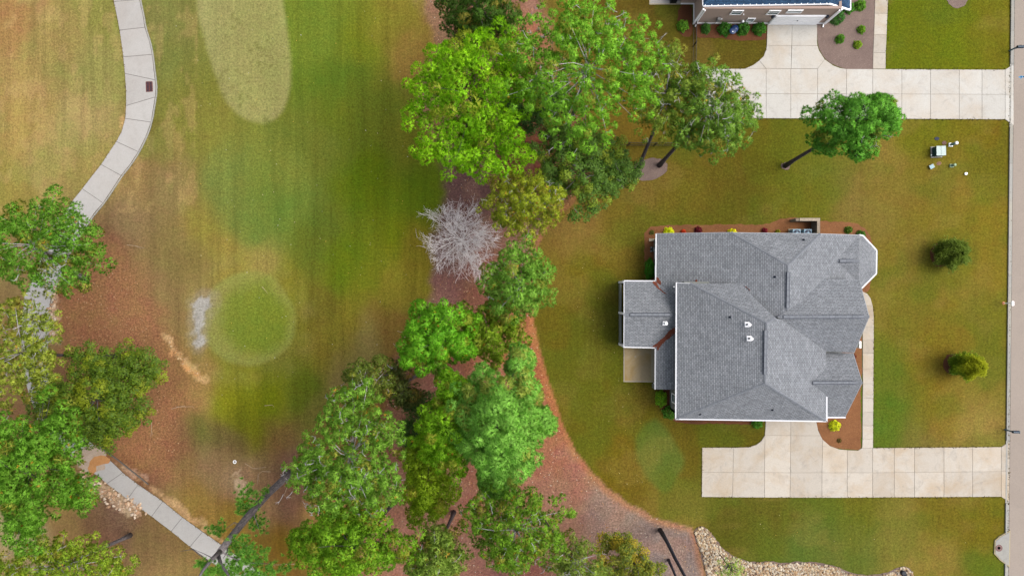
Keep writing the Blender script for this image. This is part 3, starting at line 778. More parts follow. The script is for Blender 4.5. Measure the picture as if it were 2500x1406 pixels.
# lower front gable
z3 = hit(1978, 934, pl2E).z
ha, hb = V3(1978, 934, z3), V3(2105, 934, z3)
pN2 = plane(ha, hb, V3(2083, 862, 4.0)); pS2 = plane(ha, hb, V3(2063, 1017.5, 3.2))
side_roof = roof_part('side_gable_roof', [[ha, hb, hit(2083, 862, pN2), hit(2010, 861, pN2), hit(2010, 900, pN2)], [ha, hb, hit(2063, 1017.5, pS2), hit(2008, 1017.5, pS2)]], house, MT['shingle'])
# rear porch gable
pa, pb = V3(1524, 768, 4.35), V3(1664, 768, 4.35)
pNp = plane(pa, pb, V3(1524, 686, ZW)); pSp = plane(pa, pb, V3(1524, 846.5, ZW))
porch_roof = roof_part('porch_roof', [[V3(1524, 686, ZW), hit(1604, 687, pNp), hit(1668, 740, pNp), pb, pa], [pa, pb, hit(1668, 796, pSp), hit(1602, 848, pSp), V3(1523, 846.5, ZW)]], house, MT['shingle'])

# gutters, fascias and rake boards: white edges seen from above
def edge_part(name, a, b, parent, w=0.11, h=0.12, dz=0.0, mat=None):
    a = Vector(a)+Vector((0, 0, dz)); b = Vector(b)+Vector((0, 0, dz))
    return MB().bar(a, b, w, h).build(name, mat or MT['white_gutter'], parent)
G = lambda x, y, z: V3(x, y, z-0.04)
edge_part('gutter', G(1601.5, 571, ZW), G(1600.5, 686, ZW), main_roof)
edge_part('gutter', G(1599.5, 848, ZW), G(1599, 950, ZW), main_roof)
edge_part('gutter', G(1651, 689.5, Z2), G(1649.5, 1023, Z2), garage_roof, 0.12)
edge_part('gutter', G(1648.5, 1022.5, Z2), G(2018, 1028, Z2), garage_roof, 0.12)
edge_part('gutter', G(2018, 1029, Z2), G(2018, 968, Z2), garage_roof, 0.12)
edge_part('gutter', G(2019, 1018.5, 3.2), G(2064, 1018.5, 3.2), side_roof, 0.13)
edge_part('gutter', G(1523, 685.5, ZW), G(1601, 686, ZW), porch_roof)
edge_part('gutter', G(1522, 847, ZW), G(1601, 849, ZW), porch_roof)
edge_part('gutter', G(2139.8, 612, 3.05), G(2138.8, 668.5, 3.05), bay_roof, 0.13)
edge_part('gutter', G(2107.5, 576.5, 3.25), G(2139.8, 611.5, 3.05), bay_roof, 0.13)
edge_part('gutter', G(2138.5, 668.5, 3.05), G(2103.5, 703.5, 3.25), bay_roof, 0.13)
edge_part('gutter', G(2097, 573.5, 3.5), G(2108, 576, 3.25), bay_roof, 0.13)
rk = mat_plain('rake_trim', L(188, 192, 198), 0.6)
edge_part('rake_board', hit(1602, 570.6, plW), hit(1785, 567.6, plW), main_roof, 0.06, 0.12, -0.05, rk)
edge_part('rake_board', cW, cE, main_roof, 0.06, 0.12, -0.05, rk)
edge_part('rake_board', cE, hit(2097, 574, plE), main_roof, 0.06, 0.12, -0.05, rk)
edge_part('rake_board', V3(1523.5, 686, ZW), V3(1523.5, 768, 4.35), porch_roof, 0.07, 0.14, -0.05)
edge_part('rake_board', V3(1523.5, 768, 4.35), V3(1523, 846.5, ZW), porch_roof, 0.07, 0.14, -0.05)
edge_part('rake_board', hit(1651, 690, pl2W), k1, garage_roof, 0.06, 0.12, -0.05)
edge_part('rake_board', hit(2103, 703, pN1), gb, entry_roof, 0.05, 0.12, -0.06, rk)
edge_part('rake_board', gb, hit(2085, 861, pS1), entry_roof, 0.05, 0.12, -0.06, rk)
edge_part('rake_board', hit(2083, 862, pN2), hb, side_roof, 0.05, 0.12, -0.06, rk)
edge_part('rake_board', hb, hit(2063, 1017.5, pS2), side_roof, 0.05, 0.12, -0.06, rk)
MB().box(V3(2094, 838, 1.6)*1.0-Vector((0.55, 0, 0.0)), (0.16, 0.66, 3.2)).build('entry_column', MT['white'], house)

# ridge and hip caps: overlapping folded pieces
def caps(a, b, parent, step=0.24, w=0.28):
    a = Vector(a); b = Vector(b); d = (b-a); n = max(2, int(d.length/step)); d.normalize()
    s = Vector((0, 0, 1)).cross(d).normalized(); mb = MB()
    for i in range(n):
        p = a+(b-a)*(i/n)+Vector((0, 0, 0.035)); e = a+(b-a)*((i+1.15)/n)+Vector((0, 0, 0.015))
        for sg in (-1, 1):
            dn = Vector((0, 0, -0.07))
            mb.poly([p, p+s*sg*w/2+dn, e+s*sg*w/2+dn, e] if sg < 0 else [p, e, e+s*sg*w/2+dn, p+s*sg*w/2+dn])
        mb.poly([e, e-s*w/2+Vector((0, 0, -0.07)), e-s*w/2+Vector((0, 0, -0.1)), e+s*w/2+Vector((0, 0, -0.1)), e+s*w/2+Vector((0, 0, -0.07))])
    o = mb.build('hip_caps', MT['ridge'], parent); o['kind'] = 'stuff'
    return o
for a, b in ((cW, rN), (cE, rN), (rN, rS)): caps(a, b, main_roof)
for a, b in ((k1, r2n), (k3, r2n), (r2n, r2s), (hit(1650, 1022, pl2W), r2s), (e2b, r2s)): caps(a, b, garage_roof)
caps(V3(1905, 774, gz), gb, entry_roof); caps(ha, hb, side_roof); caps(pa, pb, porch_roof); caps(g0, apex, bay_roof)
def ridge_vent(a, b, parent, w=0.22):
    """raised strip with dark slots along both sides"""
    a = Vector(a); b = Vector(b); up = Vector((0, 0, 0.05))
    d = (b-a).normalized(); s = Vector((0, 0, 1)).cross(d).normalized()
    v = MB().bar(a+up*0.6, b+up*0.6, w+0.08, 0.04).build('ridge_vent', MT['vent_dark'], parent)
    n = max(2, int((b-a).length/0.5)); mb = MB()
    for i in range(n):
        p = a+(b-a)*(i/n)+up*1.4; e = a+(b-a)*((i+0.97)/n)+up*1.35
        mb.bar(p, e, w, 0.03)
    mb.build('vent_cover', MT['ridge'], v)
ridge_vent(V3(1924, 664, ZR), V3(1922.5, 752, ZR), main_roof)
ridge_vent(V3(1869, 806, Z2R), V3(1867.5, 914, Z2R), garage_roof)
ridge_vent(V3(1912, 773.5, gz), V3(2108, 773, gz), entry_roof)
ridge_vent(V3(1984, 934, z3), V3(2088, 934, z3), side_roof)
ridge_vent(V3(1538, 768, 4.35), V3(1636, 768, 4.35), porch_roof)
ridge_vent(V3(2049, 637, g0.z), V3(2083, 637, g0.z), bay_roof)

# pipe boots and white flue vents
def pipe(px, py, pl, parent):
    p = hit(px, py, pl)
    o = MB().lathe(p-Vector((0, 0, 0.06)), [(0.12, 0), (0.11, 0.06), (0.06, 0.12), (0.055, 0.42), (0.035, 0.43)], 10).build('pipe_vent', MT['vent_dark'], parent)
    MB().lathe(p+Vector((0, 0, 0.35)), [(0.058, 0), (0.058, 0.03), (0.04, 0.035)], 10).build('pipe_rim', MT['ridge'], o)
for a in ((1783, 774, pl2W, garage_roof), (1892, 676, plW, main_roof), (1710, 1011, plane(hit(1650, 1022, pl2W), r2s, e2b), garage_roof), (1886, 1000, plane(hit(1650, 1022, pl2W), r2s, e2b), garage_roof), (1962, 586, plane(cW, cE, rN), main_roof)): pipe(*a)
def flue(px, py, pl, parent, dx, dy):
    """short white flue with a cowl on a square flashing"""
    p = hit(px, py, pl); n = pl[0] if pl[0].z > 0 else -pl[0]
    u = Vector((1, 0, 0)); u = (u-n*u.dot(n)).normalized(); w = n.cross(u)
    q = p+n*0.02
    f = MB()
    f.poly([q+u*x*0.2+w*y*0.22 for x, y in ((-1, -1), (1, -1), (1, 1), (-1, 1))])
    o = f.build('flue_flashing', MT['white'], parent)
    MB().tube([p-Vector((0, 0, .05)), p+Vector((0, 0, 0.55))], [0.1, 0.1], 12).build('flue_pipe', MT['ridge'], o)
    MB().lathe(p+Vector((0, 0, 0.5)), [(0.1, 0), (0.16, 0.03), (0.16, 0.1), (0.1, 0.16), (0.02, 0.18)], 14).build('flue_cowl', MT['white'], o, smooth=True)
flue(1824, 792, pl2W, garage_roof, 1, 0); flue(1829, 826, pl2W, garage_roof, 1, 0); flue(1623, 789, pSp, porch_roof, 1, 1)

# straw that has drifted into the roof valleys
def drift(pts, pl, parent, seed):
    r = random.Random(seed); out = []
    pp = smooth(pts, 1)
    for i in range(len(pp)):
        a, b = pp[i], pp[(i+1) % len(pp)]; n = max(1, int(math.hypot(b[0]-a[0], b[1]-a[1])/2.5))
        for k in range(n): t = k/n; out.append((a[0]+(b[0]-a[0])*t+r.uniform(-1.1, 1.1), a[1]+(b[1]-a[1])*t+r.uniform(-1.1, 1.1)))
    mb = MB(); n = pl[0] if pl[0].z > 0 else -pl[0]
    top = [hit(x, y, pl)+n*0.035 for x, y in out]
    mb.poly(top); bot = [p-n*0.05 for p in top]
    for i in range(len(top)): j = (i+1) % len(top); mb.poly([bot[i], bot[j], top[j], top[i]])
    o = mb.build('straw_drift', MT['roof_straw'], parent); o['kind'] = 'stuff'
MT['roof_straw'] = mat_straw('rusty_pine_straw', L(150, 84, 62), L(128, 68, 52), L(186, 118, 84), 2)
drift([(1602,674),(1609,680),(1614,690),(1612,697),(1622,708),(1632,719),(1629,720),(1616,710),(1604,699)], plW, main_roof, 1)
drift([(1590,688),(1602,687),(1606,699),(1618,711),(1630,720),(1618,714),(1604,702)], pNp, porch_roof, 2)
drift([(1641,724),(1650,734),(1651,770),(1645,760),(1645,738)], plW, main_roof, 3)
drift([(1650,800),(1640,802),(1627,815),(1622,822),(1612,830),(1600,840),(1591,847),(1604,850),(1616,838),(1626,826),(1640,816),(1648,812)], pSp, porch_roof, 4)
drift([(1602,848),(1612,838),(1620,830),(1632,822),(1650,812),(1650,804),(1644,818),(1628,830),(1614,842),(1607,856)], plW, main_roof, 5)
drift([(1698,682),(1703,682),(1704,691),(1697,690)], plW, main_roof, 6)
drift([(1817,698),(1826,703),(1834,710),(1828,707)], plW, main_roof, 7)

# walls under the roof
def wall_prism(name, u0, u1, v0, v1, zt, mat, parent, z0=0.0):
    """plan box; u, v in ground pixels right of / above the nadir, zt its height"""
    pts = [(u0/S, v0/S), (u1/S, v0/S), (u1/S, v1/S), (u0/S, v1/S)]
    return MB().prism(pts, z0, zt).build(name, mat, parent)
def gable_wall(name, prof, axis, at, t, parent, mat):
    """prof: list of (coordinate in ground px, z); extruded t metres along the other axis"""
    mb = MB(); n = len(prof)
    f = [((c/S, at/S, z) if axis == 'u' else (at/S, c/S, z)) for c, z in prof]
    g = [((x, y-t, z) if axis == 'u' else (x-t, y, z)) for x, y, z in f]
    mb.poly(f); mb.poly(list(reversed(g)))
    for i in range(n): j = (i+1) % n; mb.poly([f[i], g[i], g[j], f[j]])
    return mb.build(name, mat, parent)
w_n = gable_wall('gable_wall', [(346, 0), (346, 2.8), (492, 5.3), (684, 5.3), (796, 3.5), (796, 0)], 'u', 118, 0.25, house, MT['siding'])
wall_prism('wall', 346, 352, -100, 117.5-6.5, 2.72, MT['siding'], house)
wall_prism('wall', 385, 391, -296, -100, 4.66, MT['siding'], house)
wall_prism('wall', 385, 706, -296, -290, 4.66, MT['siding'], house)
wall_prism('wall', 700, 706, -290, -146, 4.6, MT['siding'], house)
wall_prism('wall', 391, 470, 8, 14, 4.7, MT['siding'], house)
gable_wall('gable_wall', [(-140, 0), (-140, 4.75), (-62, 6.95), (10, 5.35), (10, 0)], 'v', 766, 0.25, house, MT['siding'])
gable_wall('gable_wall', [(-294, 0), (-294, 3.1), (-211, 5.45), (-150, 3.85), (-150, 0)], 'v', 766, 0.25, house, MT['siding'])
wall_prism('wall', 706, 760, -294, -288, 3.1, MT['siding'], house)
wall_prism('wall', 706, 759, -142, -136, 4.72, MT['siding'], house)
wall_prism('wall', 706, 759, -152, -146, 3.85, MT['siding'], house)
for (a, b) in (((800, 114), (838, 84)), ((838, 84), (838, 36)), ((838, 36), (800, 4))):
    MB().bar(Vector((a[0]/S, a[1]/S, 1.45)), Vector((b[0]/S, b[1]/S, 1.45)), 0.2, 2.9).build('bay_wall', MT['siding'], house)
def window(a, b, z0, z1, parent, nrm):
    """window between two wall points in the plan (world metres), facing nrm"""
    a = Vector((a[0], a[1], 0)); b = Vector((b[0], b[1], 0)); n = Vector((nrm[0], nrm[1], 0))
    m_ = (a+b)/2+n*0.03; m_.z = (z0+z1)/2
    ang = math.atan2((b-a).y, (b-a).x); w = (b-a).length
    o = MB().box(m_, (w, 0.06, z1-z0), ang).build('window', MT['glass'], parent)
    d = (b-a).normalized()
    for s_ in (0, 1):
        q = (a if s_ == 0 else b)+n*0.045
        MB().bar(Vector((q.x, q.y, z0-0.06)), Vector((q.x, q.y, z1+0.06)), 0.09, 0.1).build('frame', MT['white'], o)
        zz = z0 if s_ == 0 else z1
        MB().bar(a+n*0.047+Vector((0, 0, zz))+d*0.05, b+n*0.047+Vector((0, 0, zz))-d*0.05, 0.1, 0.1).build('sill' if s_ == 0 else 'frame', MT['white'], o)
    MB().bar(a+n*0.05+Vector((0, 0, (z0+z1)/2))+d*0.05, b+n*0.05+Vector((0, 0, (z0+z1)/2))-d*0.05, 0.05, 0.05).build('sash_bar', MT['white'], o)
    return o
window((385/S, -272/S), (385/S, -252/S), 1.2, 2.8, house, (-1, 0))
for v in (70, 30): window((346/S, (v+22)/S), (346/S, v/S), 0.9, 2.3, house, (-1, 0))
for v in (-80, -40): window((766/S, v/S), (766/S, (v+22)/S), 0.9, 2.4, house, (1, 0))
for v in (-250, -200): window((766/S, v/S), (766/S, (v+22)/S), 0.9, 2.4, house, (1, 0))
window((838/S, 72/S), (838/S, 48/S), 0.8, 2.4, house, (1, 0))
gd = MB().box((687-62)/S and Vector(((1931-1250)/S, -297/S, 1.12)), (4.8, 0.08, 2.24)).build('garage_door', MT['white'], house)
for k in range(4): MB().box(Vector(((1931-1250)/S, -299/S, 0.28+k*0.56)), (4.7, 0.04, 0.5)).build('door_panel', MT['white'], gd)
# rear porch: corner posts, low screen walls; white posts by the patio
for (u, v) in ((262, 14), (262, -60), (262, -136), (340, -136)):
    MB().box(Vector((u/S, v/S, 1.4)), (0.2, 0.2, 2.66)).build('porch_post', MT['white'], house)
for a, b in (((262, 14), (262, -136)), ((262, -136), (340, -136)), ((262, 14), (340, 14))):
    for z in (0.5,): MB().bar(Vector((a[0]/S, a[1]/S, z)), Vector((b[0]/S, b[1]/S, z)), 0.12, 0.9).build('screen_wall', MT['siding'], house)
MB().box(Vector(((1597-1250)/S, (703-936)/S, 1.38)), (0.22, 0.22, 2.64)).build('porch_post', MT['white'], house)
MB().box(Vector(((1596-1250)/S, (703-941)/S, 0.45)), (0.34, 0.4, 0.9)).build('post_plinth', MT['siding'], house)
MB().tube([V3(1646, 700, 4.8), V3(1644, 700, 3.55)], [0.05, 0.05], 8).build('downspout', MT['white'], house)
# patio slab with a lighter square where something stood
patio = tag(MB().prism([tuple(P(x, y)[:2]) for x, y in ((1522,840),(1606,842),(1605,933),(1522,932))], 0.003, 0.06).build('patio', MT['patio_edge']), kind='structure')
slab(patio, [(1524.5,842),(1602,843),(1601.5,929.5),(1524.5,929.5)], MT['patio'], 'slab', 0.058, 0.075)
MB().prism([tuple(P(x, y)[:2]) for x, y in ((1566,893),(1590,893),(1590,928),(1563,928),(1563,896))], 0.07, 0.079).build('clean_patch', MT['patio_light'], patio)
MB().prism([tuple(P(x, y)[:2]) for x, y in ((1590,848),(1600,848),(1600,925),(1590,928))], 0.07, 0.0785).build('edge_strip', MT['patio_edge'], patio)
for (x, y) in ((1563.5, 853), (1551, 870)):
    MB().lathe(P(x, y, 0.074), [(0.1, 0), (0.1, 0.006)], 12).build('drip_mark', MT['patio_edge'], patio)

# brick screen wall and the two air conditioners behind it
mbk, nt, b_ = new_mat('tan_brick')
br = nd(nt, 'ShaderNodeTexBrick'); nt.links.new(coords(nt, 'pos', (1, 1, 1)), br.inputs['Vector'])
br.inputs['Scale'].default_value = 1.0; br.inputs['Brick Width'].default_value = 0.22; br.inputs['Row Height'].default_value = 0.11; br.inputs['Mortar Size'].default_value = 0.012
br.inputs['Color1'].default_value = L(186, 166, 140); br.inputs['Color2'].default_value = L(150, 128, 106); br.inputs['Mortar'].default_value = L(176, 170, 160)
nt.links.new(br.outputs['Color'], b_.inputs['Base Color']); bump(nt, b_, br.outputs['Fac'], 0.4, 0.01)
sw = empty('screen_wall', P(1975, 537), 'L shaped tan brick screen wall hiding two air conditioners', 'wall')
MB().prism([tuple(P(x, y)[:2]) for x, y in ((1929,536.5),(1986,536.5),(1986,542.5),(1929,542.5))], 0.0, 1.35).build('long_wall', mbk, sw)
MB().prism([tuple(P(x, y)[:2]) for x, y in ((1980,542.6),(1986,542.6),(1986,582),(1980,582))], 0.0, 1.35).build('short_wall', mbk, sw)
MB().prism([tuple(P(x, y)[:2]) for x, y in ((1938,536),(1986.5,536),(1986.5,543),(1938,543))], 1.35, 1.40).build('coping', mat_plain('brick_coping', L(196, 180, 160), 0.9, 0.3, 9), sw)
MB().prism([tuple(P(x, y)[:2]) for x, y in ((1979.5,543.1),(1986.5,543.1),(1986.5,582),(1979.5,582))], 1.35, 1.40).build('coping', mat_plain('brick_coping_b', L(180, 164, 144), 0.9, 0.3, 9), sw)
m_ac = mat_plain('ac_housing', L(150, 190, 215), 0.5); m_acd = mat_plain('ac_dark', L(28, 44, 78), 0.6)
for i, x in enumerate((1936, 1963)):
    c = P(x, 571)
    o = empty('air_conditioner', c, ('pale blue air conditioner unit at the open end of the brick screen wall', 'pale blue air conditioner unit nearest the corner of the brick screen wall')[i], 'air conditioner', 'air conditioners behind the brick wall')
    MB().box(c+Vector((0, 0, 0.06)), (0.95, 0.95, 0.10)).build('pad', MT['patio_edge'], o)
    MB().box(c+Vector((0, 0, 0.51)), (0.76, 0.76, 0.80)).build('housing', m_ac, o)
    MB().lathe(c+Vector((0, 0, 0.91)), [(0.33, 0), (0.33, 0.03), (0.29, 0.035)], 20).build('fan_opening', m_acd, o)
    MB().lathe(c+Vector((0, 0, 0.945)), [(0.12, 0), (0.12, 0.03), (0.05, 0.04)], 12).build('fan_hub', m_ac, o)
    for k in range(4):
        a = k*math.pi/2
        MB().bar(c+Vector((0.1*math.cos(a), 0.1*math.sin(a), 0.95)), c+Vector((0.33*math.cos(a), 0.33*math.sin(a), 0.95)), 0.03, 0.02).build('guard_bar', m_ac, o)
# splash block and hose reel by the back wall
o = empty('splash_block', P(1591, 586), 'pale concrete splash block beside the house back wall', 'splash block')
MB().prism([tuple(P(x, y)[:2]) for x, y in ((1584.5,582),(1602,583.5),(1602,588),(1584.5,589.5))], 0.02, 0.07).build('tray', MT['patio_edge'], o)
for s_ in (0, 1):
    MB().bar(P(1584.5, 582.3 if s_ == 0 else 589.2, 0.09), P(1602, 583.6 if s_ == 0 else 588, 0.09), 0.04, 0.06).build('lip', MT['patio_edge'], o)
o = empty('hose_reel', P(1594, 609), 'green hose reel box standing by the back wall', 'hose reel')
m_gr = mat_plain('green_plastic', L(44, 70, 62), 0.5); m_gy = mat_plain('grey_plastic', L(170, 170, 170), 0.5)
MB().box(P(1594, 609, 0.24), (0.42, 0.46, 0.44)).build('box', m_gr, o)
MB().box(P(1589.5, 604.5, 0.26), (0.10, 0.12, 0.5)).build('leg', m_gy, o)
MB().box(P(1589.5, 613.5, 0.26), (0.10, 0.12, 0.5)).build('leg', m_gy, o)
MB().tube([P(1597, 604, 0.47), P(1597, 614, 0.47)], [0.09, 0.09], 12).build('reel', m_gy, o)

# ------------------------------------------------------------------ the neighbour's house at the top
m_sid2, nt, b_ = new_mat('taupe_lap_siding')
wv = nd(nt, 'ShaderNodeTexWave', bands_direction='Z', wave_profile='SAW'); wv.inputs['Scale'].default_value = 1.05; nt.links.new(coords(nt), wv.inputs['Vector'])
c = mixc(nt, rampv(nt, wv.outputs['Fac'], 0.0, 0.25, 0.0, 1.0), L(190, 164, 152), L(232, 206, 190))
nt.links.new(c, b_.inputs['Base Color']); bump(nt, b_, wv.outputs['Fac'], 0.3, 0.02)
nh = empty('house', P(1850, 0), 'taupe sided house with a dark blue shingle roof and white garage door', 'house')
ZS = 3.7
uW, uE, vS = 444.0, 762.0, 645.0
vN = vS+420
Ms = m_sid2
def wv_(u, v, z): return Vector((u/S, v/S, z))
MB().prism([(uW/S, vS/S), (uE/S, vS/S), (uE/S, (vS+6)/S), (uW/S, (vS+6)/S)], 0.0, ZS-0.1).build('wall', Ms, nh)
MB().prism([(uW/S, (vS+6.1)/S), ((uW+6)/S, (vS+6.1)/S), ((uW+6)/S, (vS+420)/S), (uW/S, (vS+420)/S)], 0.0, ZS-0.1).build('wall', Ms, nh)
MB().prism([((uE-6)/S, (vS+6.1)/S), (uE/S, (vS+6.1)/S), (uE/S, (vS+420)/S), ((uE-6)/S, (vS+420)/S)], 0.0, ZS-0.1).build('wall', Ms, nh)
MB().prism([((uW+6.1)/S, (vS+414)/S), ((uE-6.1)/S, (vS+414)/S), ((uE-6.1)/S, (vS+420)/S), ((uW+6.1)/S, (vS+420)/S)], 0.0, ZS-0.1).build('wall', Ms, nh)
# wall jog at the left and base trim
MB().prism([((uW-33)/S, (vS+48)/S), ((uW-0.1)/S, (vS+48)/S), ((uW-0.1)/S, (vS+414)/S), ((uW-33)/S, (vS+414)/S)], 0.0, ZS-0.12).build('wall', Ms, nh)
for a, b in (((uW-1, vS-1), (uE+1, vS-1)), ((uW-1, vS-1), (uW-1, vS+47)), ((uW-33, vS+47), (uW-1, vS+47))):
    MB().bar(wv_(*a, 0.12), wv_(*b, 0.12), 0.06, 0.22).build('base_trim', MT['white'], nh)
sw_, se_ = V3(1716.5, 14.9, ZS), V3(2024, 10, ZS)
el = V3(2075, 25, 2.95); rw, re = V3(1850, -190, 8.2), V3(1935, -190, 8.2)
nwz, nez = V3(1708, -460, ZS), V3(2090, -460, 2.95)
jog = V3(1716, -12, ZS); 
nr = roof_part('roof', [[sw_, se_, re], [sw_, re, rw], [se_, el, re], [el, nez, re], [sw_, rw, nwz], [rw, re, nez], [rw, nez, nwz]], nh, MT['shingle_blue'])
roof_part('side_roof', [[wv_(uW+3, vS+44, 3.66), wv_(uW-42, vS+44, 3.42), wv_(uW-42, vS+424, 3.42), wv_(uW+3, vS+424, 3.66)]], nh, MT['shingle_blue'], 0.1)
edge_part('gutter', G(1716, 15.6, ZS), G(2024, 10.8, ZS), nr, 0.15)
edge_part('rake_board', se_, el, nr, 0.13, 0.16, -0.03, MT['white'])
edge_part('gutter', G(2076, 25.5, 2.95), G(2076.5, -40, 2.95), nr, 0.12)
edge_part('gutter', G(1716, 15, ZS), G(1713.5, -100, ZS), nr, 0.12)
for k in range(20):
    x = 1722+k*15.6; y = 14.6-k*0.245
    MB().bar(V3(x, y, ZS), V3(x, y-2.6, ZS+0.06), 0.06, 0.05).build('gutter_hanger', MT['white'], nr)
# corner trims and downspouts
for (u, v) in ((uW-1.2, vS-1.2), (uE+1.2, vS-1.2)):
    MB().bar(wv_(u, v, 0.0), wv_(u, v, ZS-0.12), 0.14, 0.14).build('corner_trim', MT['white'], nh)
MB().tube([wv_(uE-4, vS-3, ZS-0.2), wv_(uE-4, vS-3, 0.25), wv_(uE-4, vS-10, 0.1)], [0.06]*3, 8).build('downspout', MT['white'], nh)
MB().tube([wv_(uW+3, vS-3, ZS-0.2), wv_(uW+3, vS-3, 0.25), wv_(uW+3, vS-9, 0.1)], [0.06]*3, 8).build('downspout', MT['white'], nh)
m_tg = mat_plain('greenish_window_glass', (0.035, 0.10, 0.085, 1), 0.1, 0.1, spec=0.6)
def win2(px0, px1, py, z0, z1):
    """window on the south wall: photo x range at the height of its top"""
    k = 1-z1/H
    return window(((px0-1250)*k/S, vS/S), ((px1-1250)*k/S, vS/S), z0, z1, nh, (0, -1))
win2(1789, 1815, 16, 2.35, 3.2); win2(1879, 1906, 16, 2.35, 3.2); win2(1925, 1960, 14, 2.75, 3.3); win2(1827, 1844, 41, 0.55, 1.35)
gx0, gx1 = 624.0, 743.0
gd = MB().box(wv_((gx0+gx1)/2, vS-1.6, 1.08), ((gx1-gx0)/S, 0.08, 2.14)).build('garage_door', MT['white'], nh)
for k in range(4):
    MB().box(wv_((gx0+gx1)/2, vS-3.2, 0.28+k*0.53), ((gx1-gx0)/S-0.12, 0.05, 0.47)).build('door_panel', MT['white'], gd)
MB().box(wv_((gx0+gx1)/2+2, vS-4.4, 1.1), (0.10, 0.05, 0.10)).build('door_handle', MT['vent_dark'], gd)
for u in (gx0-5, gx1+5):
    o = MB().box(wv_(u, vS-2.5, 1.85), (0.16, 0.18, 0.36)).build('wall_lamp', MT['vent_dark'], nh)
    MB().box(wv_(u, vS-2.5, 2.06), (0.2, 0.22, 0.05)).build('lamp_cap', MT['vent_dark'], o)
MB().box(wv_(494, vS-4, 1.35), (0.32, 0.24, 0.62)).build('meter_box', m_gy, nh)
MB().tube([wv_(494, vS-2.5, 1.0), wv_(492, vS-2.5, 0.2)], [0.04, 0.04], 8).build('conduit', m_gy, nh)
MB().lathe(wv_(556, vS-4, 0.9), [(0.11, 0), (0.13, 0.06), (0.09, 0.16), (0.02, 0.18)], 12).build('dryer_vent', MT['white'], nh)
for u, z in ((516, 2.35), (546, 2.3), (503, 1.2)): MB().box(wv_(u, vS-1, z), (0.09, 0.09, 0.14)).build('wall_fitting', MT['white'], nh)
# back patio with a covered grill
np_ = tag(MB().prism([tuple(P(x, y)[:2]) for x, y in ((1585,-60),(1664,-60),(1662,12),(1585,12.5))], 0.003, 0.06).build('patio', MT['patio_edge']), kind='structure')
slab(np_, [(1587,-58),(1661,-58),(1660,10),(1587,10.3)], MT['cart'], 'slab', 0.058, 0.075)
o = empty('barbecue_grill', P(1642, 4), 'black covered barbecue grill on the neighbour patio', 'grill')
m_blk = mat_plain('black_cover', L(26, 28, 36), 0.6)
c0 = P(1642, 4)
MB().box(c0+Vector((0, 0, 0.42)), (0.6, 0.5, 0.7)).build('cabinet', m_blk, o)
MB().tube([c0+Vector((-0.42, 0, 0.88)), c0+Vector((-0.25, 0, 0.98)), c0+Vector((0.25, 0, 0.98)), c0+Vector((0.42, 0, 0.88))], [0.2, 0.27, 0.27, 0.2], 12).build('lid', m_blk, o, smooth=True)
for s_ in (-1, 1): MB().box(c0+Vector((s_*0.5, 0, 0.8)), (0.3, 0.45, 0.05)).build('side_shelf', m_blk, o)
# ------------------------------------------------------------------ vegetation
def unit(v): return v/np.maximum(np.linalg.norm(v, axis=-1, keepdims=True), 1e-9)

def tufts(rg, centres, axes, n_needle, length, width, spread, ca, cb, dead=0.0, tone=None, soft=None):
    """bursts of needles: each needle one slender triangle"""
    T = len(centres); N = T*n_needle
    c = np.repeat(centres, n_needle, 0); ax = np.repeat(axes, n_needle, 0)
    d = unit(ax+rg.normal(0, 1, (N, 3))*spread)
    ln = length*rg.uniform(0.7, 1.15, (N, 1))
    s = unit(np.cross(d, rg.normal(0, 1, (N, 3))))
    w = width*rg.uniform(0.7, 1.3, (N, 1))
    b = c+d*ln*0.08
    V = np.stack([b-s*w*0.5, b+s*w*0.5, b+d*ln], 1).reshape(-1, 3)
    t = rg.random((T, 1))*0.5+(tone[:, None]*0.5 if tone is not None else rg.random((T, 1))*0.5); t = np.repeat(t, n_needle, 0)*0.85+rg.random((N, 1))*0.15
    col = ca*(1-t)+cb*t
    if tone is not None:
        br_ = np.repeat(tone > 0.91, n_needle)[:, None]; col = np.where(br_, col*0.5+np.array(LF(128, 112, 48)[:3])*0.5, col)
    if dead > 0:
        m = np.repeat(rg.random((T, 1)) < dead*0.6, n_needle, 0)
        col = np.where(m, np.array(LF(150, 124, 40)[:3])*0.75, col)
    col = col*np.repeat(rg.uniform(0.82, 1.18, (T, 1)), n_needle, 0)
    if soft is not None:
        nn = unit(np.repeat(soft, n_needle, 0)*1.0+d*0.45+rg.normal(0, 0.12, (N, 3)))
        Q = V.reshape(-1, 3, 3); fl = np.einsum('ij,ij->i', np.cross(Q[:, 1]-Q[:, 0], Q[:, 2]-Q[:, 0]), nn) < 0
        Q[fl] = Q[fl][:, [0, 2, 1]]; V = Q.reshape(-1, 3)
        return V, np.repeat(col, 3, 0), np.repeat(nn, 3, 0)
    return V, np.repeat(col, 3, 0)

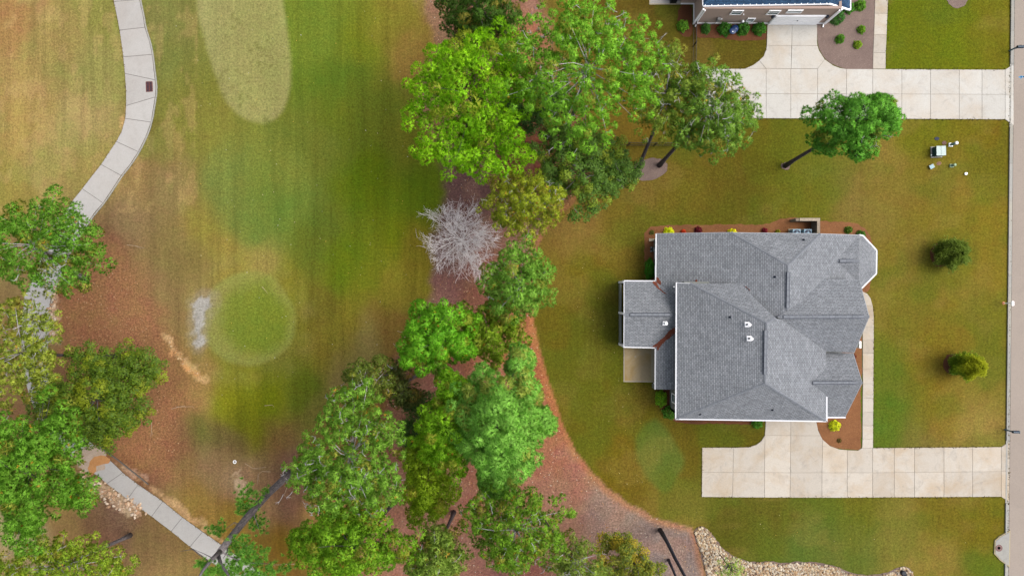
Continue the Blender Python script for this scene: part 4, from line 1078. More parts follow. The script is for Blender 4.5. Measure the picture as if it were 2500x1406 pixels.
def leaves(rg, pts, nrm, size, ca, cb, aspect=0.6, soft=None):
    N = len(pts)
    n = unit(nrm*0.8+rg.normal(0, 0.65, (N, 3)))
    a = unit(np.cross(n, rg.normal(0, 1, (N, 3)))); b = np.cross(n, a)
    sz = size*rg.uniform(0.6, 1.3, (N, 1))
    p0, p1, p2, p3 = pts-a*sz*0.5, pts+b*sz*0.5*aspect, pts+a*sz*0.5, pts-b*sz*0.5*aspect
    V = np.stack([p0, p1, p2, p0, p2, p3], 1).reshape(-1, 3)
    t = rg.random((N, 1)); col = (ca*(1-t)+cb*t)*rg.uniform(0.8, 1.2, (N, 1))
    if soft is not None:
        nn = np.repeat(unit(soft+n*0.4), 2, 0)
        Q = V.reshape(-1, 3, 3); fl = np.einsum('ij,ij->i', np.cross(Q[:, 1]-Q[:, 0], Q[:, 2]-Q[:, 0]), nn) < 0
        Q[fl] = Q[fl][:, [0, 2, 1]]
        return Q.reshape(-1, 3), np.repeat(col, 6, 0), np.repeat(nn, 3, 0)
    return V, np.repeat(col, 6, 0)

def sphere_pts(rg, n):
    i = np.arange(n)+0.5
    ph = np.arccos(1-2*i/n); th = math.pi*(1+5**0.5)*i+rg.uniform(0, 6.28)
    return np.stack([np.cos(th)*np.sin(ph), np.sin(th)*np.sin(ph), np.cos(ph)], 1)

def waves(rg, d, k, n=5):
    s = np.zeros(len(d))
    for _ in range(n): s += np.sin(d @ (unit(rg.normal(0, 1, 3))*k)+rg.uniform(0, 6.28))
    return s/n**0.5

def shell(rg, C, R, n, lobe, low, rough, fill, inner):
    out = []
    for m_, rad, big in ((n, 1.0, 1.0), (int(n*inner), 0.60, 1.35)):
        if m_ < 2: continue
        i = np.arange(m_)+0.5
        z = 1-(1-low)*i/m_; th = math.pi*(1+5**0.5)*i+rg.uniform(0, 6.28); rr = np.sqrt(np.clip(1-z*z, 0, 1))
        d = unit(np.stack([rr*np.cos(th), rr*np.sin(th), z], 1)+rg.normal(0, 0.35/n**0.5+0.05, (m_, 3)))
        g = waves(rg, d, 4.0)*rough*0.5+waves(rg, d, 8.0)*rough*0.40
        f = rad*np.clip(1+g, 0.6, 1.35)*np.where(rg.random(m_) < fill*0.4, rg.uniform(0.65, 0.95, m_), 1.0)
        c = C+d*np.asarray(R)*f[:, None]
        out.append((c, lobe*big*rg.uniform(0.7, 1.3, m_), d))
    return tuple(np.concatenate(q_) for q_ in zip(*out))

def lobes_of(rg, C, R, n, lobe, fill=0.35, low=-0.35, rough=0.28, inner=0.8):
    """a crown is a top mass and a ring of bough masses, each an uneven shell of tufted lobes"""
    R = np.asarray(R, float); nb = int(np.clip(round(n/13), 3, 9))
    if n < 20: return shell(rg, C, R, n, lobe, low, rough, fill, inner)
    masses = [(np.array([rg.normal(0, 0.06), rg.normal(0, 0.06), 0.28]), np.array([0.62, 0.62, 0.74]), 0.30)]
    a0 = rg.uniform(0, 6.28)
    for k in range(nb):
        a = a0+6.283*k/nb+rg.normal(0, 0.22); q_ = rg.uniform(0.46, 0.74); s = rg.uniform(0.26, 0.50)
        masses.append((np.array([q_*math.cos(a), q_*math.sin(a), rg.uniform(-0.55, 0.15)]), np.array([s, s, s*rg.uniform(0.9, 1.25)]), s*s))
    for k in range(max(2, nb//2)):
        a = rg.uniform(0, 6.28); s = rg.uniform(0.16, 0.26)
        masses.append((np.array([0.92*math.cos(a), 0.92*math.sin(a), rg.uniform(-0.6, -0.1)]), np.array([s*1.25, s*1.25, s]), s*s*1.3))
    tot = sum(m_[2] for m_ in masses)
    parts = [shell(rg, C+R*o, R*s, max(4, int(n*w/tot)), lobe, low, rough, fill, inner) for o, s, w in masses]
    return tuple(np.concatenate(q_) for q_ in zip(*parts))

def bark_tubes(mb, rg, base, top, r0, r1, bend=0.25, n=7, sides=8):
    pts, rad = [], []
    off = np.zeros(2)
    for i in range(n+1):
        t = i/n
        if 0 < i: off = off+rg.normal(0, bend/n, 2)
        p = base+(top-base)*t
        pts.append(Vector((p[0]+off[0]*(1-abs(2*t-1))*1.2, p[1]+off[1]*(1-abs(2*t-1))*1.2, p[2]))); rad.append(r0*(1-t)+r1*t+(0.35*r0 if i == 0 else 0))
    mb.tube(pts, rad, sides); return pts

def limb(mb, rg, a, b, r, sides=4, sag=0.15):
    a = np.asarray(a); b = np.asarray(b); m = a*0.5+b*0.5+rg.normal(0, 0.12, 3); m[2] += sag
    mb.tube([a, m, b], [r, r*0.65, r*0.22], sides, cap=False)

def pine(label, cx, cy, zc, rx_, ry_, rz, n, lobe, ca, cb, seed, base=None, dense=True, tuft_n=22, needle_n=14, nl=0.21, nw=0.046, trunk=0.20, low=-0.3, dead=0.0,
         extra=(), bark='bark', group='pines along the golf course', name='pine_tree', fill=0.35, rough=0.40, cat='pine tree', limbs=34, twigs=0, spread=0.62, trunk_to=0.2):
    """cx, cy: crown middle in the photograph; zc: its height; rx_, ry_: half sizes in pixels; rz: half height in metres"""
    rg = np.random.default_rng(seed)
    C = np.array(P(cx, cy, zc)); k = (1-zc/H)/S
    B = np.array(P(base[0], base[1], 0)) if base else np.array([C[0], C[1], 0.0])
    c, r, d = lobes_of(rg, C, (rx_*k*1.14, ry_*k*1.14, rz), int(n*(1.75 if twigs > 30 else 1.28)), lobe*(0.56 if twigs > 30 else 0.72), fill, low, rough, 0.45 if twigs > 30 else 0.6)
    for (ex, ey, ez, er, en) in extra:
        E = np.array(P(ex, ey, ez)); kk = (1-ez/H)/S
        c2, r2, d2 = lobes_of(rg, E, (er*kk, er*kk, er*kk*0.6), en, lobe*0.9, 0.4, -0.2)
        c = np.concatenate([c, c2]); r = np.concatenate([r, r2]); d = np.concatenate([d, d2])
    root = empty(name, tuple(B), label, cat, group)
    mb = MB(); top = np.array([C[0], C[1], C[2]+rz*trunk_to])
    bark_tubes(mb, rg, B, top, trunk, 0.07)
    mb.build('trunk', MT[bark], root, smooth=True)
    mb = MB(); idx = rg.choice(len(c), min(limbs, len(c)), replace=False)
    for i in idx:
        t = np.clip((c[i, 2]-0.9-B[2])/(top[2]-B[2]), 0.3, 0.97)
        limb(mb, rg, B+(top-B)*t, c[i], 0.05)
    for i in range(twigs):
        j = rg.integers(len(c)); p = c[j]+rg.normal(0, 0.3, 3); q = p+unit(rg.normal(0, 1, 3)+np.array([0, 0, 0.5]))*rg.uniform(0.3, 0.7)+np.array([0, 0, r[j]*0.5])
        mb.tube([p, (p+q)/2+rg.normal(0, 0.06, 3), q], [0.03, 0.024, 0.012], 3, cap=False)
        for _ in range(3):
            e_ = q+unit(rg.normal(0, 1, 3)+np.array([0, 0, 0.4]))*rg.uniform(0.15, 0.35); mb.tube([q, e_], [0.016, 0.008], 3, cap=False)
    mb.build('limbs', MT['grey_twig' if twigs else bark], root, smooth=True)['kind'] = 'stuff'
    # needle tufts on each lobe, facing out and up
    nt_ = tuft_n*1.35; cen, axs, ton, sof = [], [], [], []
    lt = rg.random(len(c))
    for i in range(len(c)):
        m_ = max(4, int(nt_*(r[i]/lobe/0.74)**1.6))
        v = sphere_pts(rg, int(m_*1.5)); bias = unit(d[i]*0.6+np.array([0, 0, 0.8]))
        v = v[(v @ bias) > -0.35][:m_]
        v = unit(v+rg.normal(0, 0.18, v.shape))
        cen.append(c[i]+v*r[i]*np.array([1, 1, 0.8])*rg.uniform(0.55, 0.95, (len(v), 1))); axs.append(unit(v+np.array([0, 0, 0.30])))
        ton.append(np.full(len(v), lt[i])); sof.append(unit(v+d[i]*0.35))
    V, K, N = tufts(rg, np.concatenate(cen), np.concatenate(axs), int(needle_n*0.92), nl, nw, spread, np.array(ca[:3]), np.array(cb[:3]), dead, np.concatenate(ton), np.concatenate(sof))
    tri_mesh('crown', V, K, MT['needle'], root, B, N)
    return root

def broadleaf(label, cx, cy, zc, rx_, ry_, rz, n, lobe, ca, cb, seed, base=None, leaf=0.16, per=110, trunk=0.18, low=-0.25, group='broadleaf trees by the golf course', name='broadleaf_tree', fill=0.3, rough=0.25, twigs=0, cat='tree', accent=None):
    rg = np.random.default_rng(seed)
    C = np.array(P(cx, cy, zc)); k = (1-zc/H)/S
    B = np.array(P(base[0], base[1], 0)) if base else np.array([C[0], C[1], 0.0])
    c, r, d = lobes_of(rg, C, (rx_*k*1.12, ry_*k*1.12, rz), int(n*1.0), lobe*0.85, fill, low, rough)
    root = empty(name, tuple(B), label, cat, group)
    mb = MB(); top = np.array([C[0], C[1], C[2]+rz*0.1])
    bark_tubes(mb, rg, B, top, trunk, 0.07); mb.build('trunk', MT['bark'], root, smooth=True)
    mb = MB()
    for i in rg.choice(len(c), min(40, len(c)), replace=False):
        t = np.clip((c[i, 2]-1.0)/(top[2]), 0.25, 0.97); limb(mb, rg, B+(top-B)*t, c[i], 0.05)
    for i in range(twigs):
        j = rg.integers(len(c)); p = c[j]+np.array([0, 0, r[j]*0.5]); q = p+unit(rg.normal(0, 1, 3)+np.array([0, 0, 0.3]))*rg.uniform(0.5, 1.1)
        mb.tube([p, (p+q)/2+rg.normal(0, 0.1, 3), q], [0.04, 0.03, 0.012], 3, cap=False)
    mb.build('limbs', MT['bark_light'], root, smooth=True)['kind'] = 'stuff'
    pts, nr = [], []
    tint = []
    for i in range(len(c)):
        m_ = int(per*(r[i]/lobe)**2); v = unit(rg.normal(0, 1, (m_, 3))+d[i]*0.3+np.array([0, 0, 0.35]))
        pts.append(c[i]+v*r[i]*rg.uniform(0.45, 1.05, (m_, 1))*np.array([1, 1, 0.8])); nr.append(unit(v+np.array([0, 0, 0.8])))
        t_ = rg.random() < 0.22 if accent is not None else False
        tint.append(np.full(m_*6, t_))
    V, K, N_ = leaves(rg, np.concatenate(pts), np.concatenate(nr), leaf, np.array(ca[:3]), np.array(cb[:3]), soft=np.concatenate(nr))
    if accent is not None:
        tm = np.concatenate(tint)[:, None]; K = np.where(tm, K*0.55+np.array(accent[:3])*0.45, K)
    tri_mesh('crown', V, K, MT['leaf'], root, B, N_)
    return root

F = 3.5     # leaves shade each other, so a leaf is lighter than the crown looks
def LF(r, g, b):
    v = L(r, g, b, F); return (min(0.8, v[0]*1.36), min(0.8, v[1]*1.22), v[2]*1.15, 1.0)
YG, YG2 = LF(122, 168, 20), LF(92, 146, 18)       # bright yellow green
BG, BG2 = LF(84, 132, 44), LF(116, 166, 74)       # pale blue green
MG, MG2 = LF(96, 130, 44), LF(70, 112, 36)        # mid green
OL, OL2 = LF(106, 128, 48), LF(80, 98, 40)        # olive
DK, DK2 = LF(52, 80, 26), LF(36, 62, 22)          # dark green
EM, EM2 = LF(78, 138, 30), LF(104, 156, 34)       # emerald

PINES = [
 # label, cx, cy, zc, rx, ry, rz, lobes, lobe r, colours, seed, options
 ('tall dense pine with a bright yellow green billowing crown beside the fairway', 1152, 236, 15.5, 150, 150, 3.6, 135, 0.78, YG, YG2, 1, dict(tuft_n=30, needle_n=17, low=-0.45, rough=0.3, base=(1180, 350))),
 ('large open crowned pine with grey inner branches behind the bright green pine', 1438, 165, 18.5, 158, 158, 3.0, 190, 0.50, LF(112, 160, 46), LF(86, 134, 38), 2, dict(tuft_n=16, needle_n=17, twigs=90, low=-0.2, fill=0.45, dead=0.02, bark='bark_light')),
 ('dark pine with a pale grey leaning trunk at the top of the straw strip', 1165, 30, 11.0, 90, 66, 2.6, 85, 0.55, DK, LF(60, 96, 26), 3, dict(tuft_n=22, needle_n=14, base=(1228, 66), bark='bark_light')),
 ('olive pine whose grey trunk stands at the edge of the round straw bed', 1625, 225, 14.0, 85, 105, 2.6, 90, 0.5, OL, LF(92, 120, 40), 4, dict(tuft_n=16, needle_n=14, base=(1552, 426), twigs=60, dead=0.02, low=-0.15, trunk=0.22)),
 ('wide olive pine reaching over the neighbour driveway', 1738, 262, 15.0, 96, 92, 2.6, 115, 0.5, LF(104, 138, 52), LF(80, 118, 42), 5, dict(tuft_n=18, needle_n=15, base=(1610, 404), twigs=70, dead=0.03, low=-0.2, trunk=0.20, extra=((1690, 330, 12.5, 34, 12),))),
 ('lone green pine with a bare dark trunk on the side lawn', 2080, 298, 13.0, 92, 66, 2.8, 90, 0.52, LF(92, 148, 48), LF(66, 118, 40), 6, dict(tuft_n=20, needle_n=16, base=(1917, 405), twigs=24, low=-0.35, trunk=0.2, extra=((2010, 345, 10.0, 30, 10), (2150, 265, 14.0, 26, 12), (2105, 355, 12.0, 30, 14)), group=None, trunk_to=0.5)),
 ('yellowish open pine just above the dead grey tree', 1288, 492, 12.0, 84, 76, 2.3, 95, 0.5, LF(140, 152, 40), LF(104, 130, 34), 7, dict(tuft_n=16, needle_n=15, twigs=36, dead=0.03, low=-0.2, fill=0.45)),
 ('rounded pine with pale tufts leaning over the lawn edge', 1272, 690, 13.0, 76, 82, 2.6, 88, 0.55, LF(112, 152, 60), LF(82, 128, 40), 8, dict(tuft_n=20, needle_n=15, dead=0.02, low=-0.3, twigs=20)),
 ('vivid green pine with rounded clumps at the fairway corner', 1062, 826, 14.0, 78, 70, 2.8, 80, 0.60, EM, EM2, 9, dict(tuft_n=26, needle_n=16, dead=0.02, low=-0.45)),
 ('yellow green pine tucked behind the vivid green one', 1192, 818, 11.0, 66, 66, 2.4, 72, 0.52, LF(108, 136, 30), LF(82, 116, 26), 10, dict(tuft_n=20, needle_n=15, dead=0.02, low=-0.4)),
 ('tall pine with a pale blue green feathery crown above the straw', 1215, 1040, 18.5, 92, 120, 3.8, 140, 0.66, BG, BG2, 11, dict(tuft_n=26, needle_n=17, low=-0.45, nl=0.25, base=(1175, 940), extra=((1272, 882, 15.0, 26, 10), (1288, 960, 13.5, 24, 9), (1322, 1030, 12.5, 26, 9), (1215, 1170, 15.0, 40, 14)))),
 ('yellow green pine pressed against the pale blue green one', 1092, 1040, 15.5, 62, 100, 3.0, 85, 0.56, LF(118, 164, 32), LF(90, 138, 26), 12, dict(tuft_n=24, needle_n=16, dead=0.02, low=-0.45, base=(1060, 1160), extra=((1105, 950, 12.0, 34, 12),))),
 ('big thin olive pine full of grey twigs below the putting green', 858, 1110, 19.0, 118, 136, 3.4, 190, 0.46, LF(104, 146, 50), LF(84, 124, 38), 13, dict(tuft_n=16, needle_n=15, twigs=130, dead=0.02, low=-0.25, fill=0.45, bark='bark_light', base=(905, 1040))),
 ('small olive pine at the top of the twiggy one', 898, 945, 13.0, 52, 62, 2.0, 40, 0.45, OL, LF(72, 92, 36), 14, dict(tuft_n=14, needle_n=14, twigs=16)),
 ('slim dark pine between the twiggy pine and the vivid one', 985, 945, 10.0, 36, 48, 2.0, 26, 0.45, LF(76, 88, 40), LF(56, 74, 32), 15, dict(tuft_n=14, needle_n=14)),
 ('bushy yellow green pine by the lower edge of the straw', 1045, 1188, 11.5, 54, 84, 2.4, 70, 0.55, LF(124, 152, 30), LF(98, 132, 24), 16, dict(tuft_n=22, needle_n=15, low=-0.3)),
 ('wide leafy green pine over the bottom of the golf ground', 868, 1330, 17.5, 128, 88, 3.0, 125, 0.55, LF(110, 150, 30), LF(74, 120, 26), 17, dict(tuft_n=20, needle_n=15, dead=0.02, low=-0.3, base=(966, 1222), extra=((740, 1320, 14, 30, 10),))),
 ('small pale green pine in the straw between two darker ones', 1062, 1362, 16.0, 62, 60, 2.2, 70, 0.5, LF(112, 138, 58), LF(86, 116, 38), 18, dict(tuft_n=16, needle_n=15, dead=0.02, low=-0.2, base=(1108, 1250), twigs=16)),
 ('green pine with a straight grey trunk rising from open straw', 1262, 1292, 17.8, 108, 92, 2.8, 105, 0.52, LF(100, 140, 32), LF(74, 112, 30), 19, dict(tuft_n=18, needle_n=15, dead=0.02, low=-0.25, base=(1256, 1136), twigs=36, trunk=0.22)),
 ('thin see through pine next to the orange tinged oak', 1402, 1372, 14.0, 72, 60, 2.0, 52, 0.42, OL, LF(86, 112, 44), 20, dict(tuft_n=11, needle_n=14, dead=0.02, twigs=24, base=(1320, 1260))),
 ('pine overhanging the cart path beside its thick grey trunk', 85, 595, 14.5, 128, 100, 2.8, 120, 0.58, LF(92, 136, 40), LF(70, 116, 30), 22, dict(tuft_n=17, needle_n=15, dead=0.02, low=-0.25, base=(208, 682), trunk=0.30, twigs=30, fill=0.45, bark='bark_light')),
 ('thin yellowish pine shading the broken stretch of cart path', 50, 860, 14.0, 88, 120, 2.2, 95, 0.5, LF(128, 142, 52), LF(98, 122, 40), 24, dict(tuft_n=16, needle_n=15, dead=0.03, low=-0.15, twigs=40, fill=0.5, base=(282, 870))),
 ('large blue green pine where the cart path is washed out', 75, 1150, 17.0, 110, 165, 3.2, 170, 0.58, LF(94, 140, 40), LF(74, 118, 32), 25, dict(tuft_n=20, needle_n=15, dead=0.02, low=-0.3, base=(210, 1080), extra=((185, 1195, 13.0, 34, 9),))),
 ('flat yellow green pine with a short grey trunk by the lower cart path', 150, 1384, 13.0, 165, 54, 2.2, 115, 0.52, LF(124, 146, 40), LF(92, 126, 32), 26, dict(tuft_n=16, needle_n=15, dead=0.02, low=-0.2, base=(318, 1306), twigs=50, bark='bark_light')),
]
for (lb, cx, cy, zc, rx_, ry_, rz, n, lobe, ca, cb, seed, kw) in PINES:
    pine(lb, cx, cy, zc, rx_, ry_, rz, n, lobe, ca, cb, seed, **kw)

broadleaf('dark evergreen oak with pale bare twigs beside the straw strip', 1422, 418, 8.5, 108, 90, 2.2, 120, 0.58, DK, LF(66, 96, 28), 31, leaf=0.17, per=190, twigs=46, accent=LF(112, 128, 30))
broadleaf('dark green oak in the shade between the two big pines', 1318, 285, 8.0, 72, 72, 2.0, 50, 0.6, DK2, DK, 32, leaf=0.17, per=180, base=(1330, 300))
broadleaf('broad dark oak with yellowing leaves against the brown straw', 240, 965, 9.5, 132, 104, 2.6, 190, 0.60, LF(46, 72, 16), LF(72, 94, 18), 33, leaf=0.17, per=190, accent=LF(112, 122, 22), base=(330, 940))
broadleaf('small oak turning orange by the lower straw edge', 1538, 1372, 8.5, 72, 52, 2.0, 42, 0.55, LF(64, 88, 28), LF(104, 108, 26), 34, leaf=0.17, per=170, twigs=14, accent=LF(150, 130, 30), base=(1528, 1345))
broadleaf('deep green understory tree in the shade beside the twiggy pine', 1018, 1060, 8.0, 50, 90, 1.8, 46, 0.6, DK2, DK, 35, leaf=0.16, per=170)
broadleaf('spindly green sapling growing out of the river rocks', 1785, 1388, 3.5, 30, 24, 0.8, 14, 0.34, LF(112, 138, 50), LF(84, 112, 40), 36, leaf=0.12, per=46, trunk=0.04, group=None, name='sapling', cat='sapling')

# conical young trees on the front lawn
def young_tree(label, bx, by, h, r, ca, cb, seed, tip=None):
    rg = np.random.default_rng(seed); B = np.array(P(bx, by)); root = empty('young_tree', tuple(B), label, 'tree', 'young trees on the front lawn')
    MB().tube([B, B+np.array([0, 0, h*0.9])], [0.07, 0.02], 7).build('trunk', MT['bark'], root)
    N = 5200; z = rg.random(N); ang = rg.uniform(0, 6.283, N)
    rad = r*np.sin(np.pi*np.clip(0.2+0.74*z, 0, 1))**0.8*(0.78+0.22*np.sin(5*ang+7*z)+0.12*rg.normal(0, 1, N))*np.sqrt(rg.uniform(0.45, 1, N))
    p = np.stack([rad*np.cos(ang), rad*np.sin(ang), 0.35+z*(h-0.35)], 1)+B
    ax = unit(np.stack([np.cos(ang), np.sin(ang), 0.55+0*ang], 1))
    tt = np.clip((z-0.35)/0.4, 0, 1)[:, None]
    V, K = tufts(rg, p, ax, 7, 0.24, 0.045, 0.45, np.array(ca[:3]), np.array(cb[:3]))
    if tip is not None:
        t7 = np.repeat(np.repeat(tt, 7, 0), 3, 0)*0.8; K = K*(1-t7)+np.array(tip[:3])*t7
    tri_mesh('crown', V, K, MT['needle'], root, B)
young_tree('rounded dark green young conifer in a mulch ring on the front lawn', 2300, 622, 3.0, 1.5, LF(66, 88, 28), LF(90, 108, 40), 41)
young_tree('young conifer with a yellow tip in a mulch ring on the front lawn', 2330, 888, 4.0, 1.25, LF(70, 100, 24), LF(92, 118, 26), 42, LF(130, 138, 26))

# the leaning giant at the lower left: long bare trunk, forked top, a few tufted boughs
rg = np.random.default_rng(50)
B = np.array(P(706, 1156)); lp = empty('pine_tree', tuple(B), 'very tall bare trunked pine with a forked top leaning over the lower cart path', 'pine tree', 'pines along the golf course')
tp = [(706,1156,0),(690,1172,2.0),(655,1204,6.0),(600,1266,11.5),(562,1314,15.5),(538,1345,18.0)]
MB().tube([P(*p) for p in tp], [0.42, 0.33, 0.31, 0.29, 0.27, 0.25], 12).build('trunk', MT['bark_light'], lp, smooth=True)
lm = MB()
for pts, r in ((((538,1345,17.9),(520,1362,19.5),(495,1392,21.2),(470,1440,23)), 0.19), (((532,1352,18.3),(540,1378,19.5),(556,1400,20.6),(580,1440,22)), 0.15), (((552,1326,16.5),(556,1345,17),(545,1362,18.5)), 0.07),
               (((588,1280,12.5),(572,1275,12.6),(552,1290,12.4)), 0.05), (((655,1204,6),(625,1225,9),(606,1212,9.6)), 0.07), (((620,1244,9.5),(622,1262,9.8),(632,1290,9.5)), 0.06), (((562,1314,15.5),(600,1330,15),(640,1360,14.5)), 0.07), (((538,1345,18),(590,1372,17),(660,1376,15)), 0.06),
               (((585,1284,13),(572,1278,13.1)), 0.045), (((578,1294,13.4),(560,1289,13.4)), 0.045), (((512,1372,20),(470,1340,18),(440,1345,17)), 0.04), (((520,1362,19.5),(500,1352,19),(468,1338,18.2)), 0.035)):
    lm.tube([P(*p) for p in pts], [r*(1-0.75*i/(len(pts)-1)) for i in range(len(pts))], 7)
lm.build('limbs', MT['bark_light'], lp, smooth=True)['kind'] = 'stuff'
cen, axs = [], []
for (x, y, z, r, n) in ((604,1212,9.6,26,60),(598,1236,9.2,24,55),(622,1262,8.8,20,30),(632,1286,9.0,18,24),(646,1200,7,12,10),(530,1290,12.3,17,34),(566,1322,15.5,18,30),(600,1330,15,26,40),(625,1352,14.6,32,60),(590,1372,17,34,70),(560,1396,18,30,60),(640,1390,15,30,50),(505,1385,20,20,30),(520,1400,19,22,34),(690,1385,14,26,34),(492,1372,20,14,14),(610,1400,16,40,70)):
    c0 = np.array(P(x, y, z)); k = (1-z/H)/S
    v = rg.normal(0, 0.55, (n, 3))*r*k*np.array([1, 1, 0.6]); cen.append(c0+v); axs.append(unit(v+np.array([0, 0, 0.6])))
V, K = tufts(rg, np.concatenate(cen), np.concatenate(axs), 34, 0.28, 0.05, 0.75, np.array(LF(86, 128, 42)[:3]), np.array(LF(56, 100, 36)[:3]), 0.01)
tri_mesh('crown', V, K, MT['needle'], lp, B)
# two pines whose tops are out of the picture at the lower right
for lb, b0, pts, r0, sd_ in (('slender dark pine trunk rising from grey straw beside the river rocks', (1612,1293), ((1612,1293,0),(1630,1325,3.4),(1648,1362,7.0),(1672,1406,10.8),(1712,1490,17)), 0.20, 51),
                       ('thin dark pine trunk behind the small orange oak', (1632,1366), ((1632,1366,0),(1642,1388,1.9),(1655,1420,4.4),(1680,1490,9)), 0.14, 52)):
    B = np.array(P(*b0)); t = empty('pine_tree', tuple(B), lb, 'pine tree', 'pines along the golf course')
    MB().tube([P(*p) for p in pts], [r0*1.2]+[r0*(1-0.12*i) for i in range(1, len(pts))], 10).build('trunk', MT['bark_dark'], t, smooth=True)
    rg = np.random.default_rng(sd_); c0 = np.array(P(*pts[-1])); cc, rr, dd = lobes_of(rg, c0, (1.9, 1.9, 1.6), 40, 0.5)
    lmb = MB()
    for i in range(0, 40, 2): limb(lmb, rg, c0-np.array([0, 0, 1.0]), cc[i], 0.04)
    lmb.build('limbs', MT['bark_dark'], t)['kind'] = 'stuff'
    V, K = tufts(rg, np.repeat(cc, 12, 0)+rg.normal(0, 0.3, (len(cc)*12, 3)), unit(rg.normal(0, 1, (len(cc)*12, 3))+np.array([0, 0, 0.8])), 14, 0.28, 0.05, 0.6, np.array(MG[:3]), np.array(MG2[:3]))
    tri_mesh('crown', V, K, MT['needle'], t, B)

# dead grey tree: a dense fan of bare twigs
rg = np.random.default_rng(60)
B = np.array(P(1132, 592)); dt = empty('dead_tree', tuple(B), 'dead leafless tree with a haze of pale grey twigs on the straw', 'dead tree')
mb = MB(); tw = MB()
mb.tube([B, B+np.array([0.05, 0.0, 1.2]), B+np.array([-0.1, 0.1, 2.6])], [0.2, 0.17, 0.13], 9)
def grow(p, d, ln, r, lev):
    q = p+d*ln*0.5+rg.normal(0, 0.06*ln, 3); e = p+d*ln+rg.normal(0, 0.08*ln, 3)
    (mb if lev < 2 else tw).tube([p, q, e], [r, r*0.8, r*0.55], 5 if lev < 2 else 3, cap=False)
    if lev >= 4: return
    for k in range((6, 6, 6, 4)[lev]):
        t = rg.uniform(0.3, 1.0); s = p+(e-p)*t
        nd_ = unit(d+rg.normal(0, 0.62, 3)+np.array([0, 0, 0.10]))
        grow(s, nd_, ln*rg.uniform(0.5, 0.72), max(0.010, r*0.5), lev+1)
for k in range(16):
    a = k*2.399+0.3; el = rg.uniform(0.25, 1.1)
    dr = np.array([math.cos(a)*math.cos(el), math.sin(a)*math.cos(el), math.sin(el)])
    stretch = 1.0+(0.35 if abs(math.sin(a)) > 0.6 else 0)
    grow(B+np.array([0, 0, rg.uniform(1.0, 2.5)]), dr, rg.uniform(1.9, 2.7)*stretch, 0.042, 1)
mb.build('trunk', MT['dead'], dt, smooth=True); tw.build('twigs', MT['dead'], dt)['kind'] = 'stuff'

# ------------------------------------------------------------------ shrubs
def shrub(label, px, py, r, h, ca, cb, seed, rx2=None, leaf=0.09, n=1500, group=None, name='shrub', cat='shrub', rot=0.0):
    """low leafy mound, r in photo pixels"""
    rg = np.random.default_rng(seed); B = np.array(P(px, py)); rr = r/S; ry2 = (rx2 or r)/S
    root = empty(name, tuple(B), label, cat, group)
    mb = MB()
    for k in range(6):
        a = k*1.05; mb.tube([B+np.array([0, 0, 0.0]), B+np.array([math.cos(a)*rr*0.25, math.sin(a)*ry2*0.25, h*0.4]), B+np.array([math.cos(a)*rr*0.55, math.sin(a)*ry2*0.55, h*0.75])], [0.02, 0.016, 0.008], 4, cap=False)
    mb.build('stems', MT['bark'], root)
    v = unit(rg.normal(0, 1, (n, 3))); v[:, 2] = np.abs(v[:, 2])*1.0-0.12
    bump_ = 1+0.16*np.sin(v[:, 0]*5+seed)*np.cos(v[:, 1]*6+seed*2)+0.10*np.sin(v[:, 2]*9+v[:, 0]*7)
    p = B+v*np.array([rr, ry2, h*0.95])*(bump_*rg.uniform(0.72, 1.02, n))[:, None]; p[:, 2] = np.maximum(p[:, 2], 0.05)
    V, K = leaves(rg, p, unit(v+np.array([0, 0, 0.5])), leaf, np.array(ca[:3]), np.array(cb[:3]), 0.7)
    tri_mesh('foliage', V, K, MT['leaf'], root, B)
gd1, gd2 = LF(44, 92, 18), LF(66, 112, 28)
